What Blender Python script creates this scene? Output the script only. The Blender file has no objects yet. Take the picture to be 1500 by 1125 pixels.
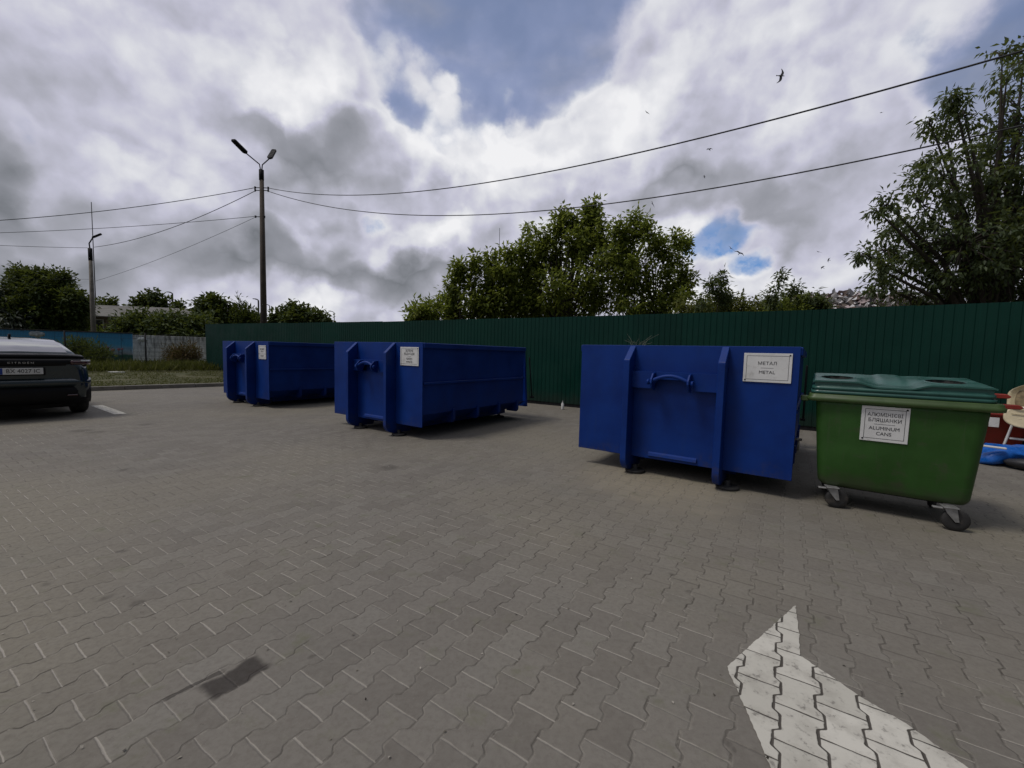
import bpy, bmesh, math, random
import numpy as np
from mathutils import Vector, Matrix, noise as mnoise
PI = math.pi
sc = bpy.context.scene
COL = sc.collection

# ------------------------------------------------------------------ camera
CAM_H, FPX = 1.42, 625.0
PITCH, ROLL = math.radians(4.09), math.radians(1.447)
Fv = np.array([0, math.cos(PITCH), -math.sin(PITCH)])
U0 = np.array([0, math.sin(PITCH), math.cos(PITCH)])
R0 = np.array([1.0, 0, 0])
Rv = R0 * math.cos(ROLL) + U0 * math.sin(ROLL)
Uv = -R0 * math.sin(ROLL) + U0 * math.cos(ROLL)
cam = bpy.data.cameras.new('camera')
cam.sensor_width = 36; cam.lens = 36 * FPX / 1500; cam.clip_end = 3000; cam.clip_start = .05
camo = bpy.data.objects.new('camera', cam); COL.objects.link(camo)
m = Matrix.Identity(4)
for i in range(3):
    m[i][0], m[i][1], m[i][2] = Rv[i], Uv[i], -Fv[i]
m[2][3] = CAM_H
camo.matrix_world = m
sc.camera = camo

def ray(px, py): return Fv + Rv * (px - 750) / FPX + Uv * (562.5 - py) / FPX
def at(px, py, z=0.0):
    d = ray(px, py); return Vector(np.array([0, 0, CAM_H]) + d * (z - CAM_H) / d[2])
def atY(px, py, Y):
    d = ray(px, py); return Vector(np.array([0, 0, CAM_H]) + d * Y / d[1])

# ------------------------------------------------------------------ node helper
class NT:
    def __init__(s, tree): s.t = tree; s.n = tree.nodes; s.l = tree.links
    def put(s, v, sock):
        if isinstance(v, bpy.types.NodeSocket): s.l.new(v, sock)
        elif v is not None:
            try: sock.default_value = v
            except Exception: sock.default_value = (*v, 1.0)
    def m(s, op, a, b=None, c=None, clamp=False):
        n = s.n.new('ShaderNodeMath'); n.operation = op; n.use_clamp = clamp
        s.put(a, n.inputs[0]); s.put(b, n.inputs[1])
        if c is not None: s.put(c, n.inputs[2])
        return n.outputs[0]
    def v(s, op, a, b=None, out=0):
        n = s.n.new('ShaderNodeVectorMath'); n.operation = op
        s.put(a, n.inputs[0])
        if op == 'SCALE': s.put(b, n.inputs['Scale'])
        elif b is not None: s.put(b, n.inputs[1])
        return n.outputs[out]
    def noise(s, vec, scale, detail=4, rough=.55, dist=0.0, out='Fac'):
        n = s.n.new('ShaderNodeTexNoise'); s.put(vec, n.inputs['Vector'])
        n.inputs['Scale'].default_value = scale; n.inputs['Detail'].default_value = detail
        n.inputs['Roughness'].default_value = rough; n.inputs['Distortion'].default_value = dist
        return n.outputs[out]
    def white(s, vec, out='Value'):
        n = s.n.new('ShaderNodeTexWhiteNoise'); n.noise_dimensions = '3D'; s.put(vec, n.inputs['Vector']); return n.outputs[out]
    def ramp(s, fac, stops, interp='LINEAR'):
        n = s.n.new('ShaderNodeValToRGB'); s.put(fac, n.inputs[0]); r = n.color_ramp; r.interpolation = interp
        while len(r.elements) < len(stops): r.elements.new(.5)
        for e, (p, c) in zip(r.elements, stops):
            e.position = p; e.color = (*c, 1) if len(c) == 3 else c
        return n.outputs[0]
    def mix(s, f, a, b, blend='MIX'):
        n = s.n.new('ShaderNodeMix'); n.data_type = 'RGBA'; n.blend_type = blend
        s.put(f, n.inputs[0]); s.put(a, n.inputs[6]); s.put(b, n.inputs[7]); return n.outputs[2]
    def rng(s, v, a, b, c=0.0, d=1.0, kind='SMOOTHSTEP'):
        n = s.n.new('ShaderNodeMapRange'); n.interpolation_type = kind
        s.put(v, n.inputs[0])
        for i, x in enumerate((a, b, c, d)): n.inputs[1 + i].default_value = x
        return n.outputs[0]
    def sep(s, v):
        n = s.n.new('ShaderNodeSeparateXYZ'); s.put(v, n.inputs[0]); return n.outputs
    def comb(s, x=0.0, y=0.0, z=0.0):
        n = s.n.new('ShaderNodeCombineXYZ')
        for i, q in enumerate((x, y, z)): s.put(q, n.inputs[i])
        return n.outputs[0]
    def coord(s, which='Object'): return s.n.new('ShaderNodeTexCoord').outputs[which]
    def bump(s, h, strength=.3, dist=.01):
        n = s.n.new('ShaderNodeBump'); s.put(h, n.inputs['Height']); n.inputs['Strength'].default_value = strength
        n.inputs['Distance'].default_value = dist; return n.outputs[0]

# ------------------------------------------------------------------ sky and sun
SUN_AZ = Vector((-0.97, -0.24)).normalized(); SUN_EL = math.radians(61)
sun_dir = Vector((SUN_AZ.x * math.cos(SUN_EL), SUN_AZ.y * math.cos(SUN_EL), math.sin(SUN_EL)))
world = bpy.data.worlds.new('World'); sc.world = world; world.use_nodes = True
world.cycles.sampling_method = 'MANUAL'; world.cycles.sample_map_resolution = 256
W = NT(world.node_tree); W.n.clear()
STR = 0.1
sky = W.n.new('ShaderNodeTexSky'); sky.sky_type = 'NISHITA'; sky.sun_disc = False
sky.sun_elevation = SUN_EL; sky.sun_rotation = math.atan2(sun_dir.x, sun_dir.y); sky.air_density = 1.0; sky.dust_density = .6
D0 = W.coord('Generated')
w1 = W.v('SCALE', W.v('SUBTRACT', W.noise(D0, 3.6, 3, .5, out='Color'), (.5, .5, .5)), .12)
w2 = W.v('SCALE', W.v('SUBTRACT', W.noise(D0, 13.0, 5, .55, out='Color'), (.5, .5, .5)), .075)
D1 = W.v('ADD', D0, W.v('ADD', w1, w2)); dz = W.sep(D0)
Q = W.v('MULTIPLY', W.v('ADD', D0, W.v('SCALE', w1, .5)), (1.0, 1.0, 1.1))
def blob(px, py, r, a, base=None):
    d = ray(px, py); d = d / np.linalg.norm(d)
    L2 = ((px - 750) ** 2 + (py - 562) ** 2) / FPX ** 2
    n = W.v('DISTANCE', D1, tuple(d), out='Value')
    return W.rng(n, 0.0, 1.75 * r / FPX / math.sqrt(1 + L2), a, 0.0)
def total(lst, start=0.0):
    acc = start
    for q in lst: acc = W.m('ADD', acc, q)
    return acc
CLEAR = [(1056, 348, 34, .62), (1074, 340, 26, .5), (1040, 362, 22, .4), (1108, 392, 24, .55), (1122, 338, 18, .3), (538, 328, 20, .42), (556, 332, 14, .3), (15, 185, 36, .3)]
# brightness of the cloud cover (0-255) by direction, and where it opens to blue
SKY = {20: '30:195 100:205 170:205 240:200 310:205 380:200 440:192 500:190/.15 555:180/.4 610:170/1 660:170/1 720:170/1 780:170/1 840:170/.9 890:170/.8 930:185/.5 970:200/.15 1020:198 1100:205 1180:212 1260:202 1340:198 1390:195/.2 1430:180/.9 1480:180/1',
 70: '30:195 100:202 170:205 240:200 310:200 370:208 420:230 455:220 510:198 560:188/.3 600:180/.6 650:180/.9 710:180/.95 770:180/1 830:180/1 880:180/.8 915:180/.5 955:215 985:220 1040:202 1100:206 1160:200 1220:216 1280:196 1330:190 1370:188/.4 1420:180/1 1480:180/1',
 120: '30:185 80:190 140:183 200:195 260:195 320:185 370:200 420:228 465:238 510:205 555:190/.3 600:185/.6 650:185/.85 710:185/.95 770:185/1 830:185/.9 865:190/.6 900:215 940:220 1000:200 1060:183 1120:200 1180:212 1240:200 1300:190 1345:186 1385:186/.75 1430:185/.5 1480:185/.9',
 165: '30:172/.2 100:182 150:185 215:178 270:200 320:178 370:165 420:163 465:182 500:205 540:205 585:232 618:215/.2 655:190/.6 700:190/.75 750:190/.75 800:190/.55 850:200/.3 890:212 925:228 980:215 1040:185 1090:180 1140:200 1200:212 1260:195 1320:186 1380:188/.4 1430:190/.3 1480:190/.8',
 208: '30:195 90:200 150:200 210:206 270:206 330:195 380:163 430:138 480:138 512:165 550:180 600:200 640:218 670:225 705:232 740:235 785:242 830:222 875:215 920:212 965:200 1020:183 1080:185 1120:206 1180:200 1240:190 1300:180 1350:182 1400:190 1460:195/.5',
 250: '20:138 60:132 100:188 160:206 220:206 280:206 340:200 390:185 440:162 490:158 530:165 580:180 640:182 700:195 760:215 820:205 880:195 940:172 990:152 1040:165 1090:185 1140:190 1200:172 1240:156 1290:185 1340:188 1420:190',
 290: '20:150 60:148 100:163 150:202 200:206 260:200 320:200 370:200 420:206 470:206 520:178 580:180 640:192 700:196 760:200 820:195 880:190 940:190 1000:190 1060:178 1110:162 1170:157 1220:165 1270:192 1330:196 1420:195',
 330: '20:178 70:182 110:163 160:180 210:163 260:175 320:163 370:186 420:160 470:185 520:192 570:202 610:216 650:236 700:195 750:212 800:216 860:205 930:205 1000:220 1040:195 1120:168 1170:162 1210:180 1260:196 1330:200 1420:200',
 370: '20:132 70:120 120:122 160:160 200:170 250:170 300:158 350:136 400:150 440:136 490:136 530:148 560:186 610:192 660:216 710:185 780:195 880:200 1000:202 1040:190 1090:192 1130:140 1170:158 1220:202 1270:206 1350:200 1430:200',
 400: '20:115 70:110 120:116 170:180 220:163 270:176 320:176 380:192 430:186 480:170 530:142 580:118 630:118 665:150 720:180 800:195 900:200 1020:212 1080:202 1140:228 1200:206 1250:206 1350:200 1430:200',
 435: '40:198 90:190 150:180 200:190 260:196 320:202 400:208 460:222 520:192 580:202 640:208 720:200 850:205 1020:232 1100:216 1180:212 1240:202 1350:205 1450:205',
 485: '0:200 150:195 300:200 450:210 600:205 750:205 900:205 1050:220 1200:210 1350:205 1500:205'}
pts = []
for y_, row in SKY.items():
    for tok in row.split():
        x_, v_ = tok.split(':'); v_, c_ = (v_.split('/') + ['0'])[:2]
        d_ = ray(float(x_), float(y_)); d_ = d_ / np.linalg.norm(d_)
        pts.append((math.degrees(math.atan2(d_[0], d_[1])), math.degrees(math.asin(d_[2])), float(v_) / 255, float(c_)))
pts = np.array(pts)
AZ = np.arange(-60, 61, 4.0); EL = np.arange(0, 46, 2.7)
ux, uy, uz = W.sep(W.v('NORMALIZE', D1))
az = W.m('MULTIPLY', W.m('ARCTAN2', ux, uy), 180 / PI); el = W.m('MULTIPLY', W.m('ARCSINE', uz), 180 / PI)
def cells(sc_):
    vo = W.n.new('ShaderNodeTexVoronoi'); vo.feature = 'F1'; vo.inputs['Scale'].default_value = sc_
    W.put(W.v('ADD', Q, W.v('SCALE', w2, .6)), vo.inputs['Vector']); return vo.outputs['Distance']
bil = W.m('ADD', W.m('MULTIPLY', W.m('SUBTRACT', .42, cells(8.0)), 8.0), W.m('MULTIPLY', W.m('SUBTRACT', .42, cells(19.0)), 3.6))
el = W.m('SUBTRACT', el, W.m('MULTIPLY', bil, .8)); az = W.m('SUBTRACT', az, W.m('MULTIPLY', bil, .35))
fac = W.rng(az, -60, 60, 0, 1, 'LINEAR'); accv = None
for k, e_ in enumerate(EL):
    stops = []
    for j, a_ in enumerate(AZ):
        w_ = np.exp(-(((pts[:, 0] - a_) * math.cos(math.radians(e_))) ** 2 / (2 * 1.45 ** 2) + (pts[:, 1] - e_) ** 2 / (2 * 1.25 ** 2))) + 1e-9 * np.exp(-np.hypot(pts[:, 0] - a_, pts[:, 1] - e_) / 6)
        v_ = (w_ * pts[:, 2]).sum() / w_.sum(); c_ = (w_ * pts[:, 3]).sum() / w_.sum()
        stops.append((j / (len(AZ) - 1), (v_, c_, 0)))
    n = W.n.new('ShaderNodeValToRGB'); W.put(fac, n.inputs[0]); r = n.color_ramp; r.interpolation = 'CARDINAL'
    r.elements[0].position = 0; r.elements[1].position = 1
    for p_, _ in stops[1:-1]: r.elements.new(p_)
    for e2, (p_, c_) in zip(sorted(r.elements, key=lambda q: q.position), stops): e2.color = (*c_, 1)
    lo, hi = e_ - 2.7, e_ + 2.7
    if k == 0: wk = W.rng(el, e_, hi, 1, 0, 'LINEAR')
    elif k == len(EL) - 1: wk = W.rng(el, lo, e_, 0, 1, 'LINEAR')
    else: wk = W.m('MAXIMUM', W.m('SUBTRACT', 1.0, W.m('ABSOLUTE', W.m('DIVIDE', W.m('SUBTRACT', el, float(e_)), 2.7))), 0.0)
    q_ = W.v('SCALE', n.outputs[0], wk); accv = q_ if accv is None else W.v('ADD', accv, q_)
base_v, base_c, _ = W.sep(accv)
n1 = W.noise(Q, 3.4, 8, .58)
def puffs(vec):
    f = W.noise(vec, 5.0, 6, .46); h = f
    for sc_, am in ((9.0, .22), (21.0, .07)):
        vo = W.n.new('ShaderNodeTexVoronoi'); vo.feature = 'F1'
        vo.inputs['Scale'].default_value = sc_; W.put(W.v('ADD', vec, W.v('SCALE', w2, .9)), vo.inputs['Vector'])
        h = W.m('SUBTRACT', h, W.m('MULTIPLY', vo.outputs['Distance'], am))
    return f, h
n2, p0 = puffs(Q)
_, p1 = puffs(W.v('ADD', Q, (-.011, .004, .018)))
n3 = W.noise(Q, 1.7, 4, .5)
open_ = W.m('ADD', base_c, total([blob(*b) for b in CLEAR]))
frag = W.m('SUBTRACT', W.m('SUBTRACT', n1, .5), W.m('MULTIPLY', W.m('ADD', p0, -.30), 1.5))
clear = W.m('ADD', open_, W.m('MULTIPLY', frag, W.rng(open_, .02, .30)))
veil = W.noise(W.v('MULTIPLY', Q, (1.0, 1.0, 2.2)), 3.0, 5, .55)
low_ = W.rng(dz[2], .22, .36, 1, 0)
mask = W.m('MULTIPLY', W.rng(clear, .22, .56), W.m('MAXIMUM', W.rng(veil, .34, .68, .70, .22), W.m('MULTIPLY', low_, W.rng(W.noise(Q, 16.0, 6, .6), .36, .62, .92, .30))))
rim = W.m('MULTIPLY', W.m('MULTIPLY', W.rng(clear, .0, .26), W.rng(clear, .32, .7, 1, 0)), .09)
relief = W.m('MULTIPLY', W.m('SUBTRACT', p0, p1), W.rng(base_v, .60, .90, .35, 1.25))
br = W.m('ADD', W.m('MULTIPLY_ADD', base_v, 1.36, -.268), W.m('MULTIPLY', W.m('SUBTRACT', n2, .5), .10))
br = W.m('ADD', br, relief); br = W.m('ADD', br, rim)
# darkening added to the unseen sky behind right, to shade the skip sides
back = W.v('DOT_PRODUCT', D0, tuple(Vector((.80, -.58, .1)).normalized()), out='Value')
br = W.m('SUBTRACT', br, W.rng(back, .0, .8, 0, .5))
lin = lambda g, t: tuple(((g * k / 255 + .055) / 1.055) ** 2.4 for k in t)
cl = W.ramp(br, [(.30, lin(76, (.96, 1, 1.04))), (.47, lin(120, (.97, 1, 1.05))), (.63, lin(162, (.98, .99, 1.05))), (.76, lin(196, (.99, .99, 1.075))), (.86, lin(219, (.995, 1, 1.03))), (1.0, lin(241, (1, 1, 1.01)))])
cl = W.v('SCALE', cl, 1.0 / STR)
blue = W.mix(.7, sky.outputs[0], (1.35, 2.1, 4.4, 1))
bg = W.n.new('ShaderNodeBackground'); bg.inputs['Strength'].default_value = STR
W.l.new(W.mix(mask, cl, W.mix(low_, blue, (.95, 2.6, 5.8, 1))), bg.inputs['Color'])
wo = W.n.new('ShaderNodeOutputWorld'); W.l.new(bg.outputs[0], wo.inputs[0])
sd = bpy.data.lights.new('sun', 'SUN'); sd.energy = 1.4; sd.angle = math.radians(16); sd.color = (1, .95, .88)
so = bpy.data.objects.new('sun', sd); COL.objects.link(so)
so.rotation_euler = (-sun_dir).to_track_quat('-Z', 'Y').to_euler()
sc.view_settings.view_transform = 'Standard'; sc.view_settings.look = 'None'; sc.view_settings.exposure = 0; sc.view_settings.gamma = 1
sc.cycles.max_bounces = 6; sc.cycles.transparent_max_bounces = 8

# ------------------------------------------------------------------ object helpers
def tag(o, label=None, cat=None, group=None, kind=None):
    if label: o['label'] = label
    if cat: o['category'] = cat
    if group: o['group'] = group
    if kind: o['kind'] = kind
    return o
def empty(name, loc=(0, 0, 0), rz=0.0, label=None, cat=None, group=None):
    o = bpy.data.objects.new(name, None); COL.objects.link(o); o.location = loc; o.rotation_euler = (0, 0, rz)
    o.empty_display_size = .2
    return tag(o, label, cat, group)
class MB:
    def __init__(s): s.bm = bmesh.new()
    def faces_of(s, vs, fs, mat=0):
        V = [s.bm.verts.new(v) for v in vs]; out = []
        for f in fs:
            try:
                q = s.bm.faces.new([V[i] for i in f]); q.material_index = mat; out.append(q)
            except ValueError: pass
        return V, out
    def box(s, x0, x1, y0, y1, z0, z1, bev=0.0, mat=0, M=None, seg=1):
        vs = [(x, y, z) for z in (z0, z1) for y in (y0, y1) for x in (x0, x1)]
        if M is not None: vs = [M @ Vector(v) for v in vs]
        V, F = s.faces_of(vs, [(0, 2, 3, 1), (4, 5, 7, 6), (0, 1, 5, 4), (2, 6, 7, 3), (0, 4, 6, 2), (1, 3, 7, 5)], mat)
        if bev > 0:
            E = set(e for f in F for e in f.edges)
            r = bmesh.ops.bevel(s.bm, geom=list(E), offset=bev, segments=seg, profile=.5, affect='EDGES')
            for f in r['faces']: f.material_index = mat
        return s
    def prism(s, poly, axis, a, b, bev=0.0, mat=0, M=None):
        # poly: list of 2D points; axis 'x': points are (y,z) ; 'y': (x,z) ; 'z': (x,y)
        def P(p, t):
            v = {'x': (t, p[0], p[1]), 'y': (p[0], t, p[1]), 'z': (p[0], p[1], t)}[axis]
            return M @ Vector(v) if M is not None else v
        n = len(poly)
        vs = [P(p, a) for p in poly] + [P(p, b) for p in poly]
        fs = [tuple(range(n))[::-1], tuple(range(n, 2 * n))] + [(i, (i + 1) % n, n + (i + 1) % n, n + i) for i in range(n)]
        V, F = s.faces_of(vs, fs, mat)
        bmesh.ops.recalc_face_normals(s.bm, faces=F)
        if bev > 0:
            E = set(e for f in F for e in f.edges)
            bmesh.ops.bevel(s.bm, geom=list(E), offset=bev, segments=1, profile=.5, affect='EDGES')
        return s
    def tube(s, pts, r, n=8, mat=0, cap=True):
        pts = [Vector(p) for p in pts]; rs = r if isinstance(r, (list, tuple)) else [r] * len(pts)
        rings = []; up = None
        for i, p in enumerate(pts):
            t = (pts[min(i + 1, len(pts) - 1)] - pts[max(i - 1, 0)]).normalized()
            if up is None:
                up = Vector((0, 0, 1)) if abs(t.z) < .9 else Vector((1, 0, 0))
            a = t.cross(up).normalized(); b = a.cross(t).normalized(); up = b
            rings.append([s.bm.verts.new(p + (a * math.cos(2 * PI * k / n) + b * math.sin(2 * PI * k / n)) * rs[i]) for k in range(n)])
        for A, B in zip(rings, rings[1:]):
            for k in range(n):
                f = s.bm.faces.new((A[k], A[(k + 1) % n], B[(k + 1) % n], B[k])); f.material_index = mat; f.smooth = n > 5
        if cap:
            s.bm.faces.new(rings[0][::-1]).material_index = mat; s.bm.faces.new(rings[-1]).material_index = mat
        return s
    def loft(s, rings, mat=0, close=True, caps=True, smooth=True):
        R = [[s.bm.verts.new(p) for p in r] for r in rings]; n = len(R[0])
        for A, B in zip(R, R[1:]):
            for k in range(n if close else n - 1):
                f = s.bm.faces.new((A[k], A[(k + 1) % n], B[(k + 1) % n], B[k])); f.material_index = mat; f.smooth = smooth
        if caps and close:
            s.bm.faces.new(R[0][::-1]).material_index = mat; s.bm.faces.new(R[-1]).material_index = mat
        return s
    def lathe(s, prof, c, axis='z', n=24, mat=0):
        c = Vector(c); rings = []
        for r, h in prof:
            rr = []
            for k in range(n):
                a = 2 * PI * k / n; u, v = r * math.cos(a), r * math.sin(a)
                rr.append(c + Vector({'z': (u, v, h), 'x': (h, u, v), 'y': (u, h, v)}[axis]))
            rings.append(rr)
        return s.loft(rings, mat)
    def torus(s, c, R, r, M=None, n=20, k=8, mat=0):
        rings = []
        for i in range(n):
            a = 2 * PI * i / n; rr = []
            for j in range(k):
                b = 2 * PI * j / k
                p = Vector(((R + r * math.cos(b)) * math.cos(a), (R + r * math.cos(b)) * math.sin(a), r * math.sin(b)))
                rr.append(Vector(c) + (M @ p if M is not None else p))
            rings.append(rr)
        return s.loft(rings + [rings[0]], mat, caps=False)
    def build(s, name, mats, parent=None, smooth=None, fix=True):
        me = bpy.data.meshes.new(name)
        if fix: bmesh.ops.recalc_face_normals(s.bm, faces=s.bm.faces)
        if smooth is not None:
            for f in s.bm.faces: f.smooth = smooth
        s.bm.to_mesh(me); s.bm.free()
        for q in (mats if isinstance(mats, (list, tuple)) else [mats]): me.materials.append(q)
        o = bpy.data.objects.new(name, me); COL.objects.link(o)
        if parent: o.parent = parent
        return o
def raw(name, verts, faces, mat, parent=None, smooth=False):
    me = bpy.data.meshes.new(name); me.from_pydata([tuple(v) for v in verts], [], faces); me.materials.append(mat)
    if smooth: me.polygons.foreach_set('use_smooth', [True] * len(me.polygons))
    o = bpy.data.objects.new(name, me); COL.objects.link(o)
    if parent: o.parent = parent
    return o
def children(o): return [c for c in bpy.data.objects if c.parent == o]
def copy_tree(o, parent=None):
    kids = children(o); c = o.copy(); COL.objects.link(c); c.parent = parent
    for k in kids: copy_tree(k, c)
    return c
def lettering(name, lines, mat, parent, cx, cz, y, wmax=None, rot=None, extrude=.0008):
    """lines: (text, size, dz). Text lies in the local XZ plane facing -Y."""
    for txt, size, dz, sx in lines:
        mb = MB()
        cu = bpy.data.curves.new('t', 'FONT'); cu.body = txt; cu.size = size; cu.align_x = 'CENTER'; cu.align_y = 'CENTER'
        cu.extrude = extrude; cu.resolution_u = 3
        ob = bpy.data.objects.new('t', cu); COL.objects.link(ob)
        dg = bpy.context.evaluated_depsgraph_get(); me = bpy.data.meshes.new_from_object(ob.evaluated_get(dg))
        me.transform(Matrix.Translation((cx, y, cz + dz)) @ Matrix.Rotation(PI / 2, 4, 'X') @ Matrix.Diagonal((sx, 1, 1, 1)))
        mb.bm.from_mesh(me); bpy.data.meshes.remove(me); bpy.data.objects.remove(ob); bpy.data.curves.remove(cu)
        mb.build('divider' if txt.startswith('—') else name, mat, parent, fix=False)

# ------------------------------------------------------------------ materials
def new_mat(name):
    mt = bpy.data.materials.new(name); mt.use_nodes = True; t = NT(mt.node_tree)
    return mt, t, mt.node_tree.nodes['Principled BSDF']
def paint(name, col, rough=.5, var=.2, scale=3.0, metal=0.0, dirt=None, dirt_amt=.0, bump=.0, bscale=60, spec=.5, coat=0.0):
    mt, t, b = new_mat(name); c = t.coord()
    n = t.noise(c, scale, 5, .6)
    colr = t.mix(t.rng(n, .3, .7), tuple(x * (1 - var) for x in col), tuple(min(1, x * (1 + var)) for x in col))
    if dirt:
        dn = t.noise(c, scale * 3.1, 8, .68)
        colr = t.mix(t.m('MULTIPLY', t.rng(dn, .52, .72), dirt_amt), colr, dirt)
    t.put(colr, b.inputs['Base Color']); b.inputs['Roughness'].default_value = rough; b.inputs['Metallic'].default_value = metal
    t.put(t.rng(t.noise(c, scale * 2, 4), .3, .7, max(.05, rough - .1), min(1, rough + .12)), b.inputs['Roughness'])
    b.inputs['Specular IOR Level'].default_value = spec; b.inputs['Coat Weight'].default_value = coat
    if bump: t.put(t.bump(t.noise(c, bscale, 4), bump, .004), b.inputs['Normal'])
    return mt
M = {}
M['white_sign'] = paint('white_sign', (.72, .72, .70), .4, .06, 4, dirt=(.42, .41, .37), dirt_amt=.5)
M['black_ink'] = paint('black_ink', (.03, .03, .035), .6, .1)
M['black_rubber'] = paint('black_rubber', (.025, .024, .023), .75, .2, dirt=(.12, .1, .08), dirt_amt=.5)
M['black_plastic'] = paint('black_plastic', (.006, .006, .007), .5, .2, spec=.25)
M['zinc'] = paint('zinc', (.30, .30, .295), .45, .25, 14, metal=.5, dirt=(.10, .09, .08), dirt_amt=.5)
M['concrete'] = paint('concrete', (.20, .18, .155), .9, .25, 2.5, dirt=(.07, .06, .05), dirt_amt=.7, bump=.3)
M['kerb_concrete'] = paint('kerb_concrete', (.22, .205, .18), .9, .2, 2.0, dirt=(.09, .085, .06), dirt_amt=.6, bump=.3)
M['dark_steel'] = paint('dark_steel', (.014, .014, .015), .7, .2, spec=.2)
M['pole_concrete'] = paint('pole_concrete', (.085, .068, .055), .9, .25, 2.5, dirt=(.04, .035, .03), dirt_amt=.7, bump=.3)
M['bark'] = paint('bark', (.055, .045, .035), .95, .3, 9, bump=.6, bscale=30)
M['wire'] = paint('wire', (.015, .015, .017), .6, .1)

def container_paint():
    mt, t, b = new_mat('container_blue'); c = t.coord()
    n = t.noise(c, 1.7, 6, .6); col = t.mix(t.rng(n, .3, .7), (.0006, .021, .150, 1), (.0008, .033, .215, 1))
    s = t.sep(c)
    st = t.noise(t.comb(t.m('MULTIPLY', s[0], 14.0), t.m('MULTIPLY', s[1], 14.0), t.m('MULTIPLY', s[2], 1.1)), 1.0, 5, .6)
    col = t.mix(t.m('MULTIPLY', t.rng(st, .55, .78), .16), col, (.03, .05, .10, 1))
    sp = t.noise(c, 26, 6, .7); col = t.mix(t.m('MULTIPLY', t.rng(sp, .66, .74), .6), col, (.02, .022, .03, 1))
    fine = t.noise(c, 9, 8, .7); col = t.mix(t.m('MULTIPLY', t.rng(fine, .5, .75), .22), col, (.010, .045, .17, 1))
    low = t.rng(t.m('ADD', s[2], t.m('MULTIPLY', t.noise(c, 3.5, 5), .5)), .36, .62, 1, 0)
    col = t.mix(t.m('MULTIPLY', t.m('MULTIPLY', low, t.rng(t.noise(c, 13, 7, .7), .42, .66)), .5), col, (.060, .050, .040, 1))
    scr = t.noise(t.comb(t.m('MULTIPLY', s[0], 5.0), t.m('MULTIPLY', s[1], 5.0), t.m('MULTIPLY', s[2], 60.0)), 1.0, 4, .7)
    col = t.mix(t.m('MULTIPLY', t.m('MULTIPLY', t.rng(scr, .70, .76), t.rng(fine, .45, .6)), .4), col, (.09, .12, .2, 1))
    t.put(col, b.inputs['Base Color']); t.put(t.rng(n, .3, .7, .40, .58), b.inputs['Roughness']); b.inputs['Specular IOR Level'].default_value = .25
    t.put(t.bump(t.m('ADD', t.noise(c, 2.2, 3), t.m('MULTIPLY', t.noise(c, 60, 3), .04)), .25, .012), b.inputs['Normal'])
    return mt
M['blue'] = container_paint()

# paving pattern -----------------------------------------------------------
PU = (.8415, -.5402); PV = (.5402, .8415); PW, PL, PA = .147, .2, .0125
def paver_nodes(t):
    c = t.coord(); wob = t.v('SCALE', t.v('SUBTRACT', t.noise(c, 6.0, 5, .65, out='Color'), (.5, .5, .5)), .018)
    cw = t.v('ADD', c, wob)
    a = t.m('SUBTRACT', t.v('DOT_PRODUCT', cw, (PU[0], PU[1], 0), out='Value'), .05)       # across rows
    b = t.m('SUBTRACT', t.v('DOT_PRODUCT', cw, (PV[0], PV[1], 0), out='Value'), 2.318)     # along rows
    cs = t.m('COSINE', t.m('MULTIPLY', b, 2 * PI / PL))
    T = t.rng(cs, -.45, .45, -1, 1)
    k = t.m('ROUND', t.m('DIVIDE', a, PW))
    sign = t.m('SUBTRACT', 1.0, t.m('MULTIPLY', t.m('ABSOLUTE', t.m('MODULO', k, 2.0)), 2.0))
    wave = t.m('MULTIPLY', t.m('MULTIPLY', T, sign), PA)
    dd = t.m('SUBTRACT', t.m('SUBTRACT', a, t.m('MULTIPLY', k, PW)), wave)
    jw = t.m('ABSOLUTE', dd)
    row = t.m('SUBTRACT', k, t.m('LESS_THAN', dd, 0.0))
    q = t.m('SUBTRACT', t.m('DIVIDE', b, PL), t.m('MULTIPLY', row, .5))
    q = t.m('ADD', q, .5)
    fq = t.m('FRACT', q)
    js = t.m('MULTIPLY', t.m('MINIMUM', fq, t.m('SUBTRACT', 1.0, fq)), PL)
    idv = t.comb(row, t.m('FLOOR', q), 0.0)
    return c, jw, js, idv, a, b
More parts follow.
